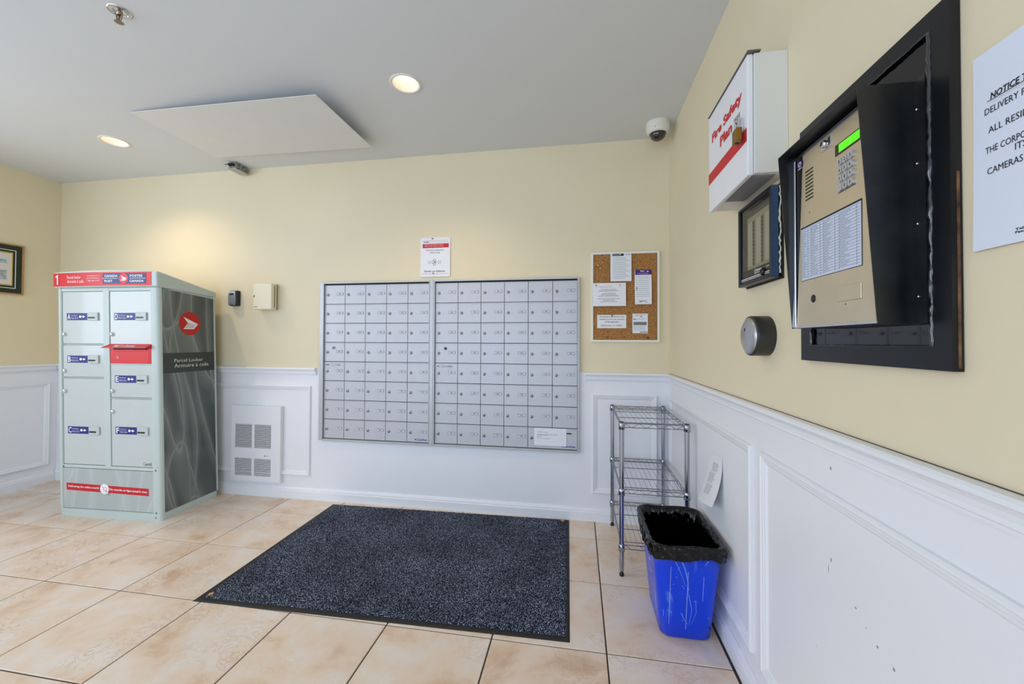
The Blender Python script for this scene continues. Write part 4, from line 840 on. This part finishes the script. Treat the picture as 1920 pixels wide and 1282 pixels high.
def shelf(z):
    q = MB(o3); ch = .020; e = .013
    def truss(A, B, n):
        A, B = Vector(A), Vector(B); q.tube([A, B], .0024, 6); q.tube([A-Vector((0, 0, ch)), B-Vector((0, 0, ch))], .0022, 6)
        q.tube([A+(B-A)*k/(2*n)-Vector((0, 0, ch*(k % 2))) for k in range(2*n+1)], .0014, 5)
    truss((SX0+e, SY0, z), (SX1-e, SY0, z), 4); truss((SX0+e, SY1, z), (SX1-e, SY1, z), 4); truss((SX0, SY0+e, z), (SX0, SY1-e, z), 8); truss((SX1, SY0+e, z), (SX1, SY1-e, z), 8)
    s = q.build('shelf_rim', wire, t)
    q = MB(o3)
    for y in (-.09, -.228, -.410, -.552): q.tube([(SX0, y, z-.004), (SX1, y, z-.004)], .0022, 6)
    for k in range(1, 12): x = SX0+(SX1-SX0)*k/12; q.tube([(x, SY0, z), (x, SY1, z)], .0012, 5)
    q.build('wire_deck', wire, s)
    for x in (SX0, SX1):
        for y in (SY0, SY1): MB(o3).lathe((x, y, z), (0, 0, 1), [(.0113, -.030), (.0158, -.029), (.0150, .003), (.0128, .005), (.0113, .005)], 14).build('collar', postm, s)
for z in (.744, .421, .150): shelf(z)

# ------------------------------------------------------------------ recycling bin and its liner
BX, BY = -.155, -.868
t = root('recycling_bin', (BX, BY, 0), 0, 'blue plastic recycling bin standing against the right wall', 'bin')
def rr(hx, hy, r, n=8):
    p = []
    for sx, sy, a0 in ((1, -1, -PI/2), (1, 1, 0), (-1, 1, PI/2), (-1, -1, PI)):
        for k in range(n+1): a = a0+PI/2*k/n; p.append((sx*(hx-r)+r*math.cos(a), sy*(hy-r)+r*math.sin(a)))
    return p
def bin_ring(s, grow=0):    # s 0 bottom .. 1 top
    hx = .094+.032*s+grow; hy = .138+.044*s+grow; cx = .006*(1-s)+.0; cy = .010*(1-s)*2
    return [(cx+p[0], cy+p[1], .38*s) for p in rr(hx, hy, .040+.004*s)]
lv = [(0.0, -.010), (.006, -.004), (.02, 0), (.25, 0), (.5, 0), (.75, 0), (.93, 0), (.93, .004), (1.0, .006)]
rings = [bin_ring(s, g) for s, g in lv] + [bin_ring(1, .0), bin_ring(.5, -.004), bin_ring(.03, -.004)]
n = len(rings[0]); vs = [p for r_ in rings for p in r_]; fs = []
for i in range(len(rings)-1):
    for k in range(n): fs.append((i*n+k, i*n+(k+1) % n, (i+1)*n+(k+1) % n, (i+1)*n+k))
m = MB(); m.add(vs, fs, 0, True); m.add(rings[0], [tuple(range(n))[::-1]]); m.add(rings[-1], [tuple(range(n))])
def bluem():
    mt = pm('blue_bin_plastic', (10, 66, 214), .24, spec=.35); nt = mt.node_tree; b = nt.nodes['Principled BSDF']; N = nt.nodes.new; L = nt.links.new
    tc = N('ShaderNodeTexCoord'); mp = N('ShaderNodeMapping'); mp.inputs['Scale'].default_value = (9, 9, 1.6); mp.inputs['Rotation'].default_value = (.25, .3, 0); n1 = N('ShaderNodeTexNoise'); n1.inputs['Scale'].default_value = 2.0; n1.inputs['Detail'].default_value = 3; n1.inputs['Distortion'].default_value = .8
    L(tc.outputs['Object'], mp.inputs[0]); L(mp.outputs[0], n1.inputs['Vector']); r = N('ShaderNodeValToRGB'); e = r.color_ramp.elements; e[0].position = .60; e[0].color = lin((2, 66, 226)); e[1].position = .82; e[1].color = lin((120, 168, 240)); L(n1.outputs['Fac'], r.inputs['Fac']); L(r.outputs['Color'], b.inputs['Base Color']); return mt
BIN = m.build('bin_body', bluem(), t)
# recycling arrows on the long side and scuff scratches
scr = pm('scratch_white', (200, 222, 250), .5); m = MB()
def side_pt(y, z):  # left long side
    s = z/.38; return (.006*(1-s)-(.094+.032*s)-.0008, y, z)
def front_pt(x, z):
    s = z/.38; return (x, .020*(1-s)-(.138+.044*s)-.0008, z)
for k in range(3):
    a0 = PI/2+k*2*PI/3
    for q0, q1 in ((a0-.85, a0+.3),):
        pts = [(.030*math.cos(q0+(q1-q0)*j/5), .030*math.sin(q0+(q1-q0)*j/5)) for j in range(6)]
        for j in range(5):
            (xa, za), (xb, zb) = pts[j], pts[j+1]; f_ = .72; m.quad(side_pt(-.02+xa, .22+za), side_pt(-.02+xb, .22+zb), side_pt(-.02+xb*f_, .22+zb*f_), side_pt(-.02+xa*f_, .22+za*f_))
for x, za, zb, w in ((-.062, .06, .30, .0010), (.0, .045, .285, .0012), (.056, .17, .27, .0009), (-.083, .09, .12, .0008)): m.quad(front_pt(x, za), front_pt(x+w, za), front_pt(x+w, zb), front_pt(x, zb))
rnd = random.Random(8)
for _ in range(16):
    x, z = rnd.uniform(-.07, .08), rnd.uniform(.05, .3); m.quad(front_pt(x, z), front_pt(x+.002, z), front_pt(x+.0022, z+.002), front_pt(x, z+.002))
for pts, w0 in (([(-.030, .335), (-.012, .29), (.000, .24), (.004, .19)], .007), ([(-.052, .330), (-.028, .28), (-.008, .225)], .004), ([(.004, .19), (.018, .13), (.012, .075), (-.004, .062)], .004), ([(.030, .17), (.034, .12), (.022, .075), (.006, .060)], .003), ([(-.020, .11), (-.008, .085), (.004, .07)], .005), ([(.066, .335), (.056, .315)], .006), ([(.05, .325), (.03, .322)], .002)):
    for j in range(len(pts)-1):
        (xa, za), (xb, zb) = pts[j], pts[j+1]; wa, wb = w0*(1-j/len(pts)), w0*(1-(j+1)/len(pts)); m.quad(front_pt(xa, za), front_pt(xa+wa, za), front_pt(xb+wb, zb), front_pt(xb, zb), 1)
m.build('recycling_mark', [scr, pm('scuff_light_blue', (86, 136, 236), .45)], BIN)
# black liner folded over the rim
lt = root('bin_liner', (BX, BY, .30), 0, 'shiny black plastic bag lining and folded over the blue bin', 'bin bag')
def noise2(a, b, seed=0):
    return math.sin(round(1)*a*2+b*3.3+seed)*.5+math.sin(a*5-b*8.1+seed*2.1)*.3+math.sin(a*9+b*13.9+seed*.7)*.2
NP = 360
def even(poly, n):
    poly = poly + [poly[0]]; d = [0]
    for a, b in zip(poly, poly[1:]): d.append(d[-1]+math.dist(a, b))
    out = []; j = 0
    for k in range(n):
        t_ = d[-1]*k/n
        while d[j+1] < t_: j += 1
        f = (t_-d[j])/max(d[j+1]-d[j], 1e-9); out.append((poly[j][0]*(1-f)+poly[j+1][0]*f, poly[j][1]*(1-f)+poly[j+1][1]*f))
    return out
prof = [(.15, -.010), (.35, -.010), (.55, -.009), (.70, -.009), (.82, -.009), (.90, -.009), (.95, -.008), (.985, -.006), (1.014, -.002), (1.022, .004), (1.016, .010), (.995, .0115), (.975, .0115), (.955, .012), (.935, .0125), (.915, .0125), (.898, .012), (.885, .0115)]
vs = []; NPn = NP
for i, (s, g) in enumerate(prof):
    sc = min(s, 1.05); hx = .094+.032*sc+g; hy = .138+.044*sc+g; ring = even(rr(hx, hy, .045, 12), NP)
    for k, p in enumerate(ring):
        th = 2*PI*k/NPn; v = i*.55
        rid = 1-abs(noise2(3.0*th+v*.35, v*.8, 1.3))*2; rid2 = 1-abs(noise2(7.0*th-v*.5, v*1.3, 6.2))*2
        w = (.0050*rid + .0034*rid2)
        if i < 8: w = -abs(w)*(1.2 if i > 3 else .8)
        else: w = max(w, -.0010)*(.5 if i < 11 else 1.0)
        L_ = math.hypot(*p); zz = .38*s + noise2(1.0*th, 1, 5)*.004
        if i >= 11: zz += -.0022*(i-11)*(.5+noise2(1.0*th, 3, 2.2)+.35*noise2(2.0*th, 1, 7))
        vs.append((.006*(1-sc)+p[0]*(1+w/L_), .020*(1-sc)+p[1]*(1+w/L_), zz-.30))
fs = []
for i in range(len(prof)-1):
    for k in range(NPn): fs.append((i*NPn+k, i*NPn+(k+1) % NPn, (i+1)*NPn+(k+1) % NPn, (i+1)*NPn+k))
m = MB(); m.add(vs, fs, 0, True); m.add(vs[:NPn], [tuple(range(NPn))]); bag = pm('black_bag_film', (3, 3, 5), .13, bump=1.0, bscale=34, spec=.38); o = m.build('bag_film', bag, lt)
